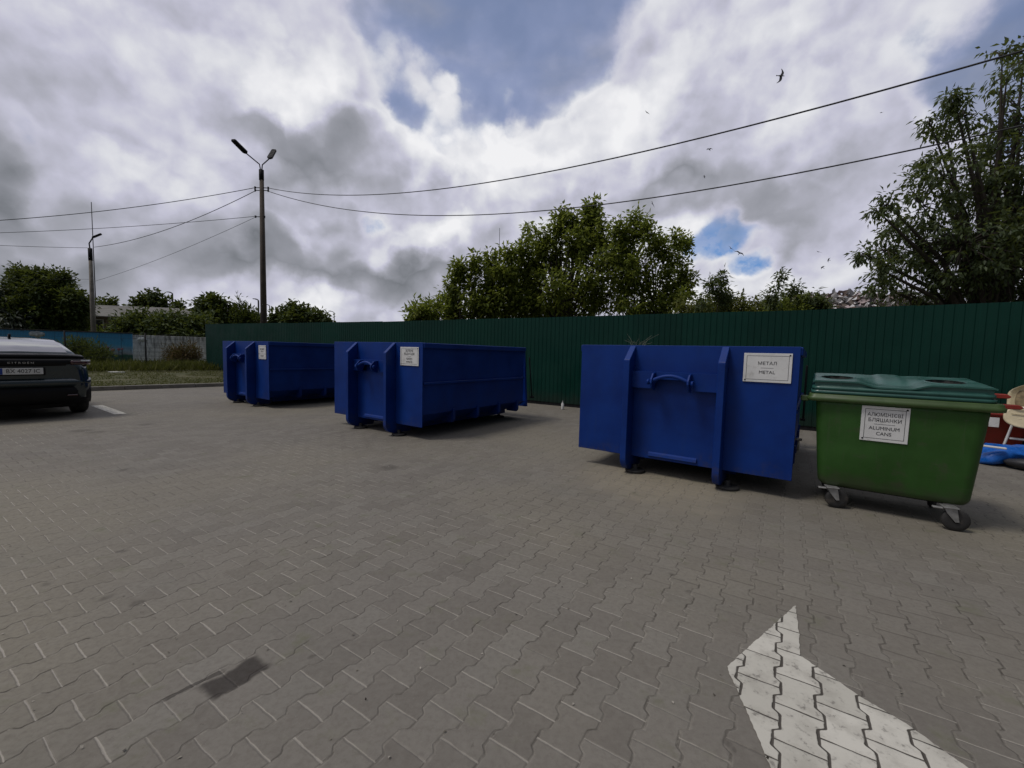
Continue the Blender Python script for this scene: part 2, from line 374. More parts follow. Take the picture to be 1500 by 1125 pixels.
def paving():
    mt, t, bs = new_mat('paving'); c, jw, js, idv, a, b = paver_nodes(t)
    rnd = t.white(idv); big = t.noise(c, .22, 4, .55); mid = t.noise(c, 1.3, 5, .6); fine = t.noise(c, 38, 6, .7); grit = t.noise(c, 160, 3, .7)
    col = t.mix(rnd, (.150, .136, .115, 1), (.188, .173, .147, 1))
    col = t.mix(t.m('MULTIPLY', t.rng(t.white(t.v('ADD', idv, (1.7, 5.5, 2.2))), .86, .95), .5), col, (.205, .193, .165, 1))
    col = t.mix(t.rng(big, .4, .66), col, (.21, .19, .145, 1))
    col = t.mix(t.m('MULTIPLY', t.rng(mid, .5, .75), .35), col, (.15, .145, .12, 1))
    col = t.mix(t.m('MULTIPLY', t.rng(fine, .42, .7), .45), col, (.128, .113, .098, 1))
    col = t.mix(t.m('MULTIPLY', t.rng(grit, .62, .72), .45), col, (.30, .285, .25, 1))
    col = t.mix(t.m('MULTIPLY', t.rng(t.noise(c, 21, 3), .70, .76), .7), col, (.07, .06, .05, 1))
    # sandy dust in front of the metal container
    p = at(960, 705); sand = t.m('MULTIPLY', t.rng(t.v('DISTANCE', t.v('ADD', c, t.v('SCALE', t.noise(c, 2.2, 4, out='Color'), .9)), (p.x + .45, p.y + .45, .45), out='Value'), .25, 1.3, 1, 0), t.rng(fine, .3, .6))
    col = t.mix(t.m('MULTIPLY', sand, .55), col, (.36, .31, .215, 1))
    col = t.mix(t.m('MULTIPLY', t.rng(t.noise(c, 4.3, 5, .65), .56, .72), .55), col, (.135, .135, .085, 1))
    col = t.mix(t.m('MULTIPLY', t.rng(t.noise(c, 17.0, 6, .7), .46, .66), .30), col, (.215, .198, .168, 1))
    # joints: sand filled, in places open and dark
    jn = t.noise(c, 2.3, 4, .6); jn2 = t.noise(c, 14.0, 4, .65)
    wide = t.rng(jn2, .3, .7, .0022, .0052)
    mw = t.m('MULTIPLY', t.rng(t.m('SUBTRACT', jw, wide), -.001, .0025, 1, 0), t.rng(t.noise(c, 9.0, 5, .65), .36, .56, .12, 1)); calm = t.rng(t.noise(c, .42, 5, .6), .36, .62, .25, 1)
    ms = t.m('MULTIPLY', t.rng(t.m('SUBTRACT', js, t.m('MULTIPLY', wide, .8)), -.001, .0022, 1, 0), t.rng(t.white(t.v('ADD', idv, (7.3, 1.1, .4))), .1, .5, .15, 1))
    colw = t.mix(t.rng(t.noise(c, 6.0, 5, .7), .44, .60), (.050, .043, .034, 1), (.25, .23, .19, 1))
    pl_ = at(230, 900); light = t.rng(t.m('ADD', t.m('ADD', t.noise(c, .55, 3), t.m('MULTIPLY', jn2, .15)), t.rng(t.v('DISTANCE', c, (pl_.x, pl_.y, 0), out='Value'), .5, 3.2, .14, -.03)), .5, .62)
    cols = t.mix(light, (.09, .078, .062, 1), (.38, .35, .30, 1))  # pale straight joints: sand plus painted-in bevel highlights, more at near left
    col = t.mix(t.m('MULTIPLY', t.m('MULTIPLY', mw, calm), .8), col, colw); col = t.mix(t.m('MULTIPLY', ms, t.m('MULTIPLY_ADD', calm, .5, .3)), col, cols)
    # a light worn arris beside the joints
    ar = t.m('MULTIPLY', t.m('MULTIPLY', t.rng(t.m('ABSOLUTE', t.m('SUBTRACT', jw, .0085)), 0, .003, 1, 0), t.rng(jn2, .5, .7)), .35)
    col = t.mix(ar, col, (.33, .31, .27, 1))
    # stains with a shape of their own
    wc = t.v('ADD', c, t.v('SCALE', t.v('SUBTRACT', t.noise(c, 7, 4, out='Color'), (.5, .5, .5)), .10))
    acc = 0.0
    for px, py, r in [(118, 631, .15), (140, 633, .13), (212, 622, .12), (182, 688, .06), (178, 807, .035), (155, 876, .035), (199, 884, .035), (66, 856, .025),
                      (1061, 1087, .02), (1072, 1097, .014), (981, 841, .02), (1010, 868, .015), (570, 685, .12), (1210, 905, .02), (455, 963, .018)]:
        p = at(px, py)
        acc = t.m('MAXIMUM', acc, t.rng(t.v('DISTANCE', wc, (p.x, p.y, 0), out='Value'), r * .45, r * 1.35, 1, 0))
    col = t.mix(t.m('MULTIPLY', acc, .42), col, (.05, .043, .036, 1))
    P0, P1, P2 = at(374, 966), at(300, 1003), at(345, 990)
    pa = lambda p: p.x * PU[0] + p.y * PU[1] - .05
    pb = lambda p: p.x * PV[0] + p.y * PV[1] - 2.318
    wa = t.m('SUBTRACT', t.v('DOT_PRODUCT', wc, (PU[0], PU[1], 0), out='Value'), .05); wb = t.m('SUBTRACT', t.v('DOT_PRODUCT', wc, (PV[0], PV[1], 0), out='Value'), 2.318)
    g = lambda v, c0, h: t.rng(t.m('ABSOLUTE', t.m('SUBTRACT', v, c0)), h * .75, h * 1.1, 1, 0)
    patch = t.m('MULTIPLY', g(wa, pa(P2) + .005, .072), g(wb, pb(P2), .125))
    tail = t.m('MULTIPLY', t.m('MULTIPLY', g(wa, pa(P1) - .035, .014), g(wb, pb(P1) - .03, .11)), .8)
    blk = t.m('MAXIMUM', patch, tail)
    col = t.mix(t.m('MULTIPLY', blk, .9), col, (.040, .034, .029, 1))
    t.put(col, bs.inputs['Base Color']); t.put(t.rng(fine, .3, .7, .7, .95), bs.inputs['Roughness']); bs.inputs['Specular IOR Level'].default_value = .3
    tilt = t.m('MULTIPLY', t.white(t.v('ADD', idv, (3.1, 9.2, 1.7))), .25)
    jd = t.m('MINIMUM', t.rng(jw, 0, .009), t.rng(js, 0, .008))
    h = t.m('ADD', t.m('ADD', jd, tilt), t.m('MULTIPLY', fine, .12))
    t.put(t.bump(h, .55, .006), bs.inputs['Normal'])
    return mt
def road_paint():
    mt, t, bs = new_mat('road_paint'); c, jw, js, idv, a, b = paver_nodes(t)
    fine = t.noise(c, 30, 7, .7); mid = t.noise(c, 7, 5, .65)
    col = t.mix(t.white(idv), (.47, .45, .385, 1), (.60, .575, .50, 1))
    col = t.mix(t.m('MULTIPLY', t.rng(mid, .42, .7), .6), col, (.34, .32, .27, 1))
    wear = t.m('MULTIPLY', t.m('MULTIPLY', t.rng(fine, .54, .64), t.rng(mid, .40, .58)), .85); col = t.mix(wear, col, (.20, .185, .16, 1))
    j = t.noise(c, 12, 4)
    wd = t.rng(j, .3, .7, .003, .0062)
    mw = t.rng(t.m('SUBTRACT', jw, wd), -.001, .002, 1, 0); ms = t.rng(t.m('SUBTRACT', js, t.m('MULTIPLY', wd, .62)), -.001, .0015, 1, 0)
    col = t.mix(t.m('MAXIMUM', mw, ms), col, (.065, .056, .044, 1))
    t.put(col, bs.inputs['Base Color']); bs.inputs['Roughness'].default_value = .7
    jd = t.m('MINIMUM', t.rng(jw, 0, .008), t.rng(js, 0, .007)); t.put(t.bump(t.m('ADD', jd, t.m('MULTIPLY', fine, .2)), .6, .006), bs.inputs['Normal'])
    return mt
M['paving'] = paving(); M['road_paint'] = road_paint()
def soil():
    mt, t, b = new_mat('soil'); c = t.coord(); n = t.noise(c, .6, 6, .6); f = t.noise(c, 9, 6, .7)
    col = t.mix(t.rng(n, .35, .65), (.065, .070, .022, 1), (.105, .098, .042, 1)); col = t.mix(t.rng(f, .4, .7), col, (.06, .058, .026, 1))
    t.put(col, b.inputs['Base Color']); b.inputs['Roughness'].default_value = 1; t.put(t.bump(f, .8, .05), b.inputs['Normal']); return mt
M['soil'] = soil()
def leaf_mat(name, c0, c1, c2, rough=.45, trans=.25):
    mt, t, b = new_mat(name); at_ = t.n.new('ShaderNodeAttribute'); at_.attribute_name = 'rnd'
    col = t.ramp(at_.outputs['Fac'], [(0, c0), (.5, c1), (1, c2)])
    t.put(col, b.inputs['Base Color']); b.inputs['Roughness'].default_value = rough; b.inputs['Specular IOR Level'].default_value = .25
    tr = t.n.new('ShaderNodeBsdfTranslucent'); t.put(t.mix(.5, col, (.34, .40, .06, 1)), tr.inputs[0])
    mx = t.n.new('ShaderNodeMixShader'); mx.inputs[0].default_value = trans
    t.l.new(b.outputs[0], mx.inputs[1]); t.l.new(tr.outputs[0], mx.inputs[2])
    t.l.new(mx.outputs[0], mt.node_tree.nodes['Material Output'].inputs[0]); return mt
M['leaf_maple'] = leaf_mat('leaf_maple', (.055, .085, .015), (.135, .175, .028), (.25, .275, .05), .6, .48)
M['leaf_cherry'] = leaf_mat('leaf_cherry', (.026, .040, .019), (.052, .076, .032), (.10, .13, .055), .5, .3)
M['leaf_dark'] = leaf_mat('leaf_dark', (.022, .040, .010), (.045, .072, .016), (.085, .11, .026), .65, .2)
M['leaf_hedge'] = leaf_mat('leaf_hedge', (.06, .075, .015), (.11, .125, .022), (.17, .17, .03))
M['leaf_grey'] = leaf_mat('leaf_grey', (.03, .04, .03), (.06, .075, .06), (.12, .135, .11), .5, .1)
M['leaf_dry'] = leaf_mat('leaf_dry', (.06, .035, .015), (.11, .06, .025), (.18, .12, .05), .8, .1)
M['grass'] = leaf_mat('grass', (.05, .056, .014), (.088, .092, .022), (.13, .122, .040), .7, .2)

# ------------------------------------------------------------------ ground
def sheet(name, poly, z, mat, zf=None):
    return tag(raw(name, [(x, y, z) for x, y in poly], [tuple(range(len(poly)))], mat), kind='structure')
KU = Vector((.6525, .7577)); K0 = Vector((-10.224, 15.051))       # kerb line
def kp(s, off=0.0): return K0 + KU * s + Vector((-KU.y, KU.x)) * off   # positive off = verge side
sheet('terrain', [(-1500, -300), (1500, -300), (1500, 1500), (-1500, 1500)], -.04, M['soil'])
a, b_ = kp(-60), kp(3.6)
sheet('paving', [(-30, -30), (60, -30), (60, 3), (8.4, 7.2), (4.2, 10.35), (-4.6, 15.9), tuple(kp(3.7)), tuple(kp(-40))], 0.0, M['paving'])
# verge rising gently from the kerb
vm = MB(); NR, NS = 26, 34; rows = []
for i in range(NS):
    s_ = -26 + 60 * i / (NS - 1); r = []
    for j in range(NR):
        o_ = .12 + 45 * (j / (NR - 1)) ** 1.8; p = kp(s_, o_)
        zz = .11 + min(o_, 8) * .012 + .05 * mnoise.noise(Vector((p.x * .5, p.y * .5, 0))) * min(1, o_ / 1.0)
        r.append((p.x, p.y, zz))
    rows.append(r)
vm.loft(rows, close=False); tag(vm.build('grass_verge', M['soil']), kind='structure')
km = MB()
for i in range(34):
    s0, s1 = -26 + i * .9, -26 + (i + 1) * .9 - .008
    if s1 > 3.3: break
    p0, p1 = kp(s0), kp(s1); n_ = Vector((-KU.y, KU.x))
    jit = random.Random(i).uniform(-.004, .004)
    ang = math.atan2(KU.y, KU.x); MM = Matrix.Translation((p0.x, p0.y, 0)) @ Matrix.Rotation(ang, 4, 'Z')
    km.box(0, s1 - s0, 0, .12, -.03, .13 + jit, bev=.012, M=MM)
tag(km.build('kerb', M['kerb_concrete']), kind='structure')

# painted markings
arrow_px = [(1164.8, 887.7), (1170.7, 930), (1171, 960.5), (1257, 1019.5), (1326.7, 1061), (1416.8, 1125), (1480, 1172), (1290, 1240), (1180, 1240), (1129, 1125), (1085.7, 1024.7), (1067, 985), (1065.2, 977)]
ap = []; rj = random.Random(2)
for q0, q1 in zip(arrow_px, arrow_px[1:] + arrow_px[:1]):
    p0, p1 = at(*q0), at(*q1); nseg = max(2, int((p1 - p0).length / .012)); nn = Vector((p0.y - p1.y, p1.x - p0.x, 0)).normalized()
    for k in range(nseg): ap.append(p0.lerp(p1, k / nseg) + nn * (rj.uniform(-.0022, .0022) + .003 * mnoise.noise((p0.lerp(p1, k / nseg)) * 14)))
o = raw('arrow_marking', [(p.x, p.y, .004) for p in ap], [tuple(range(len(ap)))], M['road_paint'])
tag(o, 'worn white painted arrow head on the grey pavers in the foreground', 'road marking')
lp = [at(*q) for q in [(133, 594.5), (150, 593.5), (186, 606), (168, 607.3)]]
o = raw('parking_line', [(p.x, p.y, .004) for p in lp], [(0, 1, 2, 3)], M['road_paint'])
tag(o, 'short white painted parking line beside the dark car', 'road marking')

# ------------------------------------------------------------------ hook lift containers
CW, CT, CB, CL = 2.382, 1.558, .2, 2.95
def plate_rail(x0, x1):
    arc = [(-.2 + .2 * (1 - math.cos(q)), .2 - .165 * math.sin(q)) for q in [PI / 2 * i / 8 for i in range(9)]]
    poly = [(-.001, CT - .005), (-.195, 1.385), (-.2, 1.37)] + arc + [(.35, .035), (.35, .195), (-.001, .195)]
    return MB().prism(poly, 'x', x0, x1, bev=.005)
def make_container():
    root = empty('skip_container')
    sh = MB()
    sh.box(0, CW, 0, .012, CB, CT, bev=.003)                                      # front plate
    for sx in (0, 1):
        X = lambda x: x if sx == 0 else CW - x
        sh.prism([(X(.02), .40), (X(.03), .40), (X(.03), 1.5), (X(.02), 1.5)], 'y', .012, CL)          # upper side sheet
        sh.prism([(X(.02), .40), (X(.27), .225), (X(.28), .225), (X(.03), .40)], 'y', .012, CL + .1)     # lower slanted sheet
    sh.box(.26, CW - .26, .012, CL + .1, .245, .26)                                 # floor
    sh.build('shell', M['blue'], root)
    rm = MB()
    for x0 in (-.02, CW - .07): rm.box(x0, x0 + .09, .013, CL + .02, 1.47, CT - .004, bev=.008)
    rm.build('top_rim', M['blue'], root)
    rb = MB()
    for x0, x1 in ((-.012, .019), (CW - .019, CW + .012)):
        rb.box(x0, x1, .03, CL, .885, .925, bev=.006)
    rb.build('side_rib', M['blue'], root)
    for y in (.72, 1.38, 2.05, 2.7):
        for sx in (0, 1):
            X = lambda x: x if sx == 0 else CW - x
            g = MB().prism([(X(-.002), .44), (X(-.002), .25), (X(.03), .2), (X(.27), .2), (X(.27), .222), (X(.018), .40), (X(.018), .44)], 'y', y, y + .06)
            g.build('gusset', M['blue'], root)
    dm = MB()
    dm.prism([(CL, CT - .01), (CL + .05, CT - .01), (CL + .2, .27), (CL + .13, .27)], 'x', .02, CW - .02, bev=.004)
    for x in (.15, .75, 1.55, 2.15):
        dm.prism([(CL + .045, CT - .06), (CL + .10, CT - .06), (CL + .245, .3), (CL + .19, .3)], 'x', x, x + .07)
    d = dm.build('rear_door', M['blue'], root)
    lt = MB().tube([(CW + .03, CL + .14, 1.35), (CW + .03, CL + .29, .46)], .014).box(CW - .01, CW + .06, CL + .26, CL + .34, .45, .49, bev=.005)
    lt.build('latch', M['dark_steel'], d)
    mt_ = MB()
    for x in (.62, 1.70): mt_.box(x + .02, x + .13, .36, CL + .1, .08, .243, bev=.006)
    for k in range(5): mt_.box(.76, 1.715, .4 + k * .6, .46 + k * .6, .12, .242)
    mt_.build('underframe', M['blue'], root)
    for x0 in (.648, 1.672): plate_rail(x0, x0 + .072).build('rail', M['blue'], root)
    bm_ = MB()
    bm_.prism([(.7205, 1.25), (.7205, 1.052), (.96, 1.052), (.985, 1.1), (1.03, 1.165), (1.36, 1.165), (1.405, 1.1), (1.43, 1.052), (1.6715, 1.052), (1.6715, 1.25)], 'y', -.085, -.07)
    bm_.box(.7205, 1.6715, -.07, .0, 1.236, 1.25)
    bm_.box(.7205, .97, -.07, .0, 1.052, 1.064); bm_.box(1.42, 1.6715, -.07, .0, 1.052, 1.064)
    bm_.build('cross_beam', M['blue'], root)
    for x in (.975, 1.375):
        lug = [(-.086, 1.245), (-.16, 1.235), (-.225, 1.17), (-.235, 1.125), (-.2, 1.07), (-.086, 1.03)]
        MB().prism(lug, 'x', x, x + .022, bev=.004).build('lug', M['blue'], root)
    pts = []
    for i in range(13):
        q = i / 12; pts.append((.96 + .455 * q, -.185, 1.135 + .075 * math.sin(PI * q)))
    hb = MB().tube(pts, .021, 10)
    for x in (.945, 1.425): hb.lathe([(.001, -.012), (.032, -.012), (.032, .012), (.001, .012)], (x, -.185, 1.135), 'x', 12)
    hb.build('hook_bar', M['blue'], root)
    lp_ = MB().prism([(.0, .285), (-.022, .27), (-.03, .24), (.0, .225)], 'x', .93, 1.475)
    lp_.build('step_lip', M['blue'], root)
    for x in (.765, 1.80):
        for y in (.03, CL - .1):
            r = MB().lathe([(.001, 0), (.112, 0), (.118, .012), (.118, .03), (.105, .036), (.03, .036), (.03, .09), (.001, .09)], (x, y, 0), 'z', 24)
            r.build('foot_pad', M['black_rubber'], root)
    return root
def make_sign(root, w, h, x, z, lines, dy=-.012):
    s = MB().box(x, x + w, dy, dy + .008, z - h, z, bev=.002).build('sign_plate', M['white_sign'], root)
    f = MB(); i0, i1, th = .026, .030, .0035
    f.box(x + i0, x + w - i0, dy - .001, dy, z - i0 - th, z - i0); f.box(x + i0, x + w - i0, dy - .001, dy, z - h + i0, z - h + i0 + th)
    f.box(x + i0, x + i0 + th, dy - .001, dy, z - h + i0 + th, z - i0 - th); f.box(x + w - i0 - th, x + w - i0, dy - .001, dy, z - h + i0 + th, z - i0 - th)
    f.build('sign_border', M['black_ink'], s)
    for bx, bz in ((x + .02, z - h + .02), (x + w - .02, z - .02)): MB().lathe([(.001, -.004), (.007, -.003), (.008, 0)], (bx, dy, bz), 'y', 10).build('screw', M['dark_steel'], s)
    lettering('lettering', lines, M['black_ink'], s, x + w / 2, z - h / 2, dy - .001)
    return s
def rule(txt_w): return '\u2014' * txt_w
cont = make_container()
spots = [((.907, 5.617), .612, 'blue open skip with the METAL sign, nearest, beside the green wheeled bin', 'metal'),
         ((-3.379, 8.097), .6045, 'blue open skip with a square white sign, standing in the middle of the row', 'mid'),
         ((-7.60, 11.20), .598, 'blue open skip farthest away, with a narrow white sign, partly hidden behind the next skip', 'far')]
signs = {'metal': (.43, .3, 1.888, 1.488, [('МЕТАЛ', .046, .045, 1.05), ('—————', .03, .0, .75), ('METAL', .046, -.047, 1.05)]),
         'mid': (.43, .3, 1.87, 1.482, [('ЗЕЛЕНІ', .05, .09, 1), ('ВІДХОДИ', .05, .038, 1), ('————', .03, .0, .8), ('GREEN', .046, -.04, 1), ('WASTE', .046, -.09, 1)]),
         'far': (.345, .32, 1.936, 1.461, [('ВЕЛИКІ', .055, .07, 1), ('РЕЧІ', .055, .015, 1), ('——————', .06, -.035, 1), ('BULKY', .05, -.085, 1)])}
roots = [cont] + [copy_tree(cont) for _ in range(2)]
for r, (p, th, lab, key) in zip(roots, spots):
    r.location = (p[0], p[1], 0); r.rotation_euler = (0, 0, -th); tag(r, lab, 'skip', 'blue skips in front of the green fence')
    make_sign(r, *signs[key])
root = roots[0]
rg = MB().torus((CW + .03, .35, .52), .055, .009, Matrix.Rotation(PI / 2, 3, 'Y'))
rg.tube([(CW - .02, .35, .58), (CW + .06, .35, .58)], .014)
rg.build('lashing_ring', M['zinc'], root)

# ------------------------------------------------------------------ green wheeled bin
def bin_mats():
    M['bin_green'] = paint('bin_green', (.029, .090, .016), .45, .16, 2.2, dirt=(.055, .07, .035), dirt_amt=.7, spec=.3, bump=.08, bscale=25)
    _t = NT(M['bin_green'].node_tree); _b = M['bin_green'].node_tree.nodes['Principled BSDF']; _c = _b.inputs['Base Color'].links[0].from_socket; _o = _t.coord(); _s = _t.sep(_o)
    _k = _t.noise(_t.comb(_t.m('MULTIPLY', _s[0], 4.0), _t.m('MULTIPLY', _s[1], 4.0), _t.m('MULTIPLY', _s[2], 70.0)), 1.0, 4, .7)
    _d = _t.noise(_t.comb(_t.m('MULTIPLY', _s[0], 22.0), _t.m('MULTIPLY', _s[1], 22.0), _t.m('MULTIPLY', _s[2], 1.6)), 1.0, 5, .6)
    _c = _t.mix(_t.m('MULTIPLY', _t.rng(_d, .56, .74), .30), _c, (.07, .085, .05, 1))
    _c = _t.mix(_t.m('MULTIPLY', _t.m('MULTIPLY', _t.rng(_k, .66, .74), _t.rng(_t.noise(_o, 5.0, 4), .5, .62)), .6), _c, (.11, .16, .08, 1))
    _c = _t.mix(_t.m('MULTIPLY', _t.rng(_t.m('ADD', _s[2], _t.m('MULTIPLY', _t.noise(_o, 6.0, 5), .35)), .40, .56, 1, 0), .55), _c, (.055, .052, .035, 1))
    _t.put(_c, _b.inputs['Base Color'])
    M['rim_green'] = paint('rim_green', (.045, .085, .02), .4, .12, 4, dirt=(.05, .07, .03), dirt_amt=.5)
    M['lid_teal'] = paint('lid_teal', (.022, .094, .075), .36, .14, 3, dirt=(.03, .09, .085), dirt_amt=.5, bump=.06, bscale=20)
    M['red_plastic'] = paint('red_plastic', (.27, .026, .015), .4, .2, 6)
    M['bin_inside'] = paint('bin_inside', (.01, .012, .01), .8, .2)
bin_mats()
BW, BD = 1.266, .86
def rrect(x0, x1, y0, y1, z, r, n=5):
    out = []
    for cx, cy, a0 in ((x1 - r, y1 - r, 0), (x0 + r, y1 - r, 90), (x0 + r, y0 + r, 180), (x1 - r, y0 + r, 270)):
        for i in range(n + 1):
            a = math.radians(a0 + 90 * i / n); out.append((cx + r * math.cos(a), cy + r * math.sin(a), z))
    return out
def make_bin():
    root = empty('wheeled_bin', (2.94, 4.17, 0), -.62, 'green four wheeled bin with teal lid and ALUMINUM CANS sign', 'bin')
    tb = MB(); rings = []
    for z, ix, iy, r in ((.205, .15, .11, .06), (.212, .125, .085, .07), (.232, .106, .072, .08), (.262, .096, .060, .08), (.6, .068, .04, .09), (1.0, .04, .02, .09), (1.06, .035, .015, .09)):
        rings.append(rrect(ix, BW - ix, iy, BD - iy, z, r))
    tb.loft(rings, caps=True)
    for x in (.3, .62, .95): tb.box(x, x + .03, .012, .03, 1.02, 1.05)
    tb.build('tub', M['bin_green'], root)
    rm = MB(); ring = []
    for z, g in ((1.035, -.012), (1.04, -.03), (1.075, -.034), (1.08, -.022), (1.1, -.022), (1.108, -.012), (1.11, .05)):
        ring.append(rrect(g, BW - g, g, BD - g, z, .06))
    rm.loft(ring, caps=True); rm.build('rim', M['rim_green'], root)
    # lid: a stepped skirt, then a dished top with a raised pad round each opening
    LX0, LX1, LY0, LY1 = .0, BW - .03, -.005, BD + .0
    sk = MB(); ring = []
    for z, g in ((1.112, -.006), (1.138, -.008), (1.141, .006), (1.150, .006), (1.153, -.004), (1.176, .0), (1.180, .016), (1.192, .016), (1.195, .03)):
        rr = rrect(LX0 + g, LX1 - g, LY0 + g, LY1 - g, z, .06)
        ring.append([(x, y, zz + (.05 * max(0, y) / BD if z > 1.12 else .0)) for x, y, zz in rr])
    sk.loft(ring, caps=True); lid = sk.build('lid', M['lid_teal'], root)
    NX, NY = 72, 34; tp = MB(); H = [(.20, .36, .135, .21), (.985, .36, .135, .21)]
    def ss(a, b, x): t_ = max(0, min(1, (x - a) / (b - a))); return t_ * t_ * (3 - 2 * t_)
    def padf(x): return 1 - ss(.34, .50, x) + ss(.70, .86, x)
    def zt(x, y):
        pad = padf(x); f = 1 - ss(.25, .72, y / BD)
        cross = .012 * (ss(.5, .56, x) - ss(.68, .74, x)) * ss(.25, .4, y / BD)
        edge = -.010 * (1 - min(1, min(x - LX0, LX1 - x) / .03)) ** 2
        return 1.238 + .052 * y / BD - (1 - pad) * (.004 + .036 * f) + cross + edge + .004 * mnoise.noise(Vector((x * 4, y * 4, 1)))
    hole = lambda x, y: any(((x - cx) / rx) ** 2 + ((y - cy) / ry) ** 2 < .93 for cx, cy, rx, ry in H)
    vt = {}; bt = {}
    for i in range(NX + 1):
        for j in range(NY + 1):
            x = LX0 + .004 + (LX1 - LX0 - .008) * i / NX; y = LY0 + (LY1 - LY0) * j / NY
            vt[i, j] = tp.bm.verts.new((x, y, zt(x, y)))
    for i in range(NX):
        for j in range(NY):
            x = LX0 + (LX1 - LX0) * (i + .5) / NX; y = LY0 + (LY1 - LY0) * (j + .5) / NY
            if not hole(x, y): tp.bm.faces.new((vt[i, j], vt[i + 1, j], vt[i + 1, j + 1], vt[i, j + 1])).smooth = True
    lipd = .014; edge = [(i, 0) for i in range(NX + 1)] + [(NX, j) for j in range(1, NY + 1)] + [(i, NY) for i in range(NX - 1, -1, -1)] + [(0, j) for j in range(NY - 1, 0, -1)]
    low = [tp.bm.verts.new(vt[e].co - Vector((0, 0, lipd))) for e in edge]
    cxm, cym = (LX0 + LX1) / 2, (LY0 + LY1) / 2
    ins = [tp.bm.verts.new((cxm + (v.co.x - cxm) * .975, cym + (v.co.y - cym) * .955, v.co.z)) for v in low]
    foot = [tp.bm.verts.new((v.co.x, v.co.y, 1.15 + .05 * max(0, v.co.y) / BD)) for v in ins]
    for k in range(len(edge)):
        k2 = (k + 1) % len(edge); tp.bm.faces.new((vt[edge[k]], low[k], low[k2], vt[edge[k2]]))
        tp.bm.faces.new((low[k], ins[k], ins[k2], low[k2])); tp.bm.faces.new((ins[k], foot[k], foot[k2], ins[k2]))
    tp.build('lid_top', M['lid_teal'], lid, fix=False)
    for cx, cy, rx, ry in H:
        rings = []
        for g, dz_ in ((1.10, -.003), (1.06, .004), (.99, .004), (.975, .0005)):
            rr = []
            for k in range(36):
                a = 2 * PI * k / 36; x, y = cx + rx * g * math.cos(a), cy + ry * g * math.sin(a)
                rr.append((x, y, zt(x, y) + dz_))
            rings.append(rr)
        MB().loft(rings, caps=False).build('opening_rim', M['lid_teal'], lid)
        dk = MB(); rr = [[(cx + rx * .978 * math.cos(2 * PI * k / 36), cy + ry * .978 * math.sin(2 * PI * k / 36), zt(cx, cy + ry * .978 * math.sin(2 * PI * k / 36)) + h_) for k in range(36)] for h_ in (.0015, -.035)][::-1]
        dk.loft(rr, caps=False); dk.bm.faces.new(dk.bm.verts[:36] if False else list(dk.bm.verts)[:36]); dk.build('opening', M['bin_inside'], lid)
    for y, z, dx in ((.16, 1.165, -.02), (.07, 1.085, .03)):
        MB().prism([(BW + dx - .02, z - .018), (BW + dx + .09, z - .016), (BW + dx + .105, z), (BW + dx + .08, z + .02), (BW + dx - .02, z + .02)], 'y', y, y + .07, bev=.005).build('lifting_pin', M['red_plastic'], root)
    for x, sgn in ((-.02, -1),):
        MB().box(x - .07, x + .0, .09, .17, 1.02, 1.075, bev=.008).build('trunnion', M['rim_green'], root)
    sgn_ = make_sign(root, .335, .326, .39, 1.022, [('АЛЮМІНІЄВІ', .044, .085, .84), ('БЛЯШАНКИ', .044, .035, .92), ('———————', .026, .0, .8), ('ALUMINUM', .044, -.04, .95), ('CANS', .044, -.090, .95)], dy=.002)
    sgn_.rotation_euler = (math.radians(-2.6), 0, 0); sgn_.location = (0, .0, 0)
    pv = Vector((0, .02, 1.0)); Rm = Matrix.Rotation(math.radians(2.6), 4, 'X')
    sgn_.matrix_local = Matrix.Translation(Vector((0, .012, 1.02)) - Rm @ Vector((0, .002, 1.02))) @ Rm
    MB().box(.25, BW - .25, .16, BD - .16, .185, .206, bev=.006).build('base_plate', M['bin_inside'], root)
    for x, y, a in ((.215, .055, .25), (BW - .24, .02, .15), (.215, BD - .16, 2.0), (BW - .24, BD - .16, 1.2)):
        Mx = Matrix.Translation((x, y, 0)) @ Matrix.Rotation(a, 4, 'Z')
        c = MB(); c.box(-.05, .05, -.05, .05, .196, .206, M=Mx, bev=.002)
        for s_ in (-.034, .03):
            poly = [(-.045, .195), (.04, .195), (.06, .085), (.035, .08), (-.02, .15)]
            c.prism(poly, 'y', s_, s_ + .004, M=Mx)
        c.box(-.11, -.04, -.02, .02, .178, .192, M=Mx, bev=.004)
        cs = c.build('castor', M['zinc'], root)
        w = MB(); w.lathe([(.055, -.022), (.085, -.022), (.0935, -.012), (.0935, .012), (.085, .022), (.055, .022)], (0, 0, 0), 'y', 28)
        for v in w.bm.verts: v.co = Mx @ (v.co + Vector((.045, 0, .0935)))
        wh = w.build('wheel', M['black_rubber'], cs)
        h = MB(); h.lathe([(.001, -.019), (.018, -.024), (.056, -.012), (.056, .012), (.018, .024), (.001, .019)], (0, 0, 0), 'y', 20)
        for v in h.bm.verts: v.co = Mx @ (v.co + Vector((.045, 0, .0935)))
        h.build('hub', M['black_plastic'], wh)
    return root
make_bin()

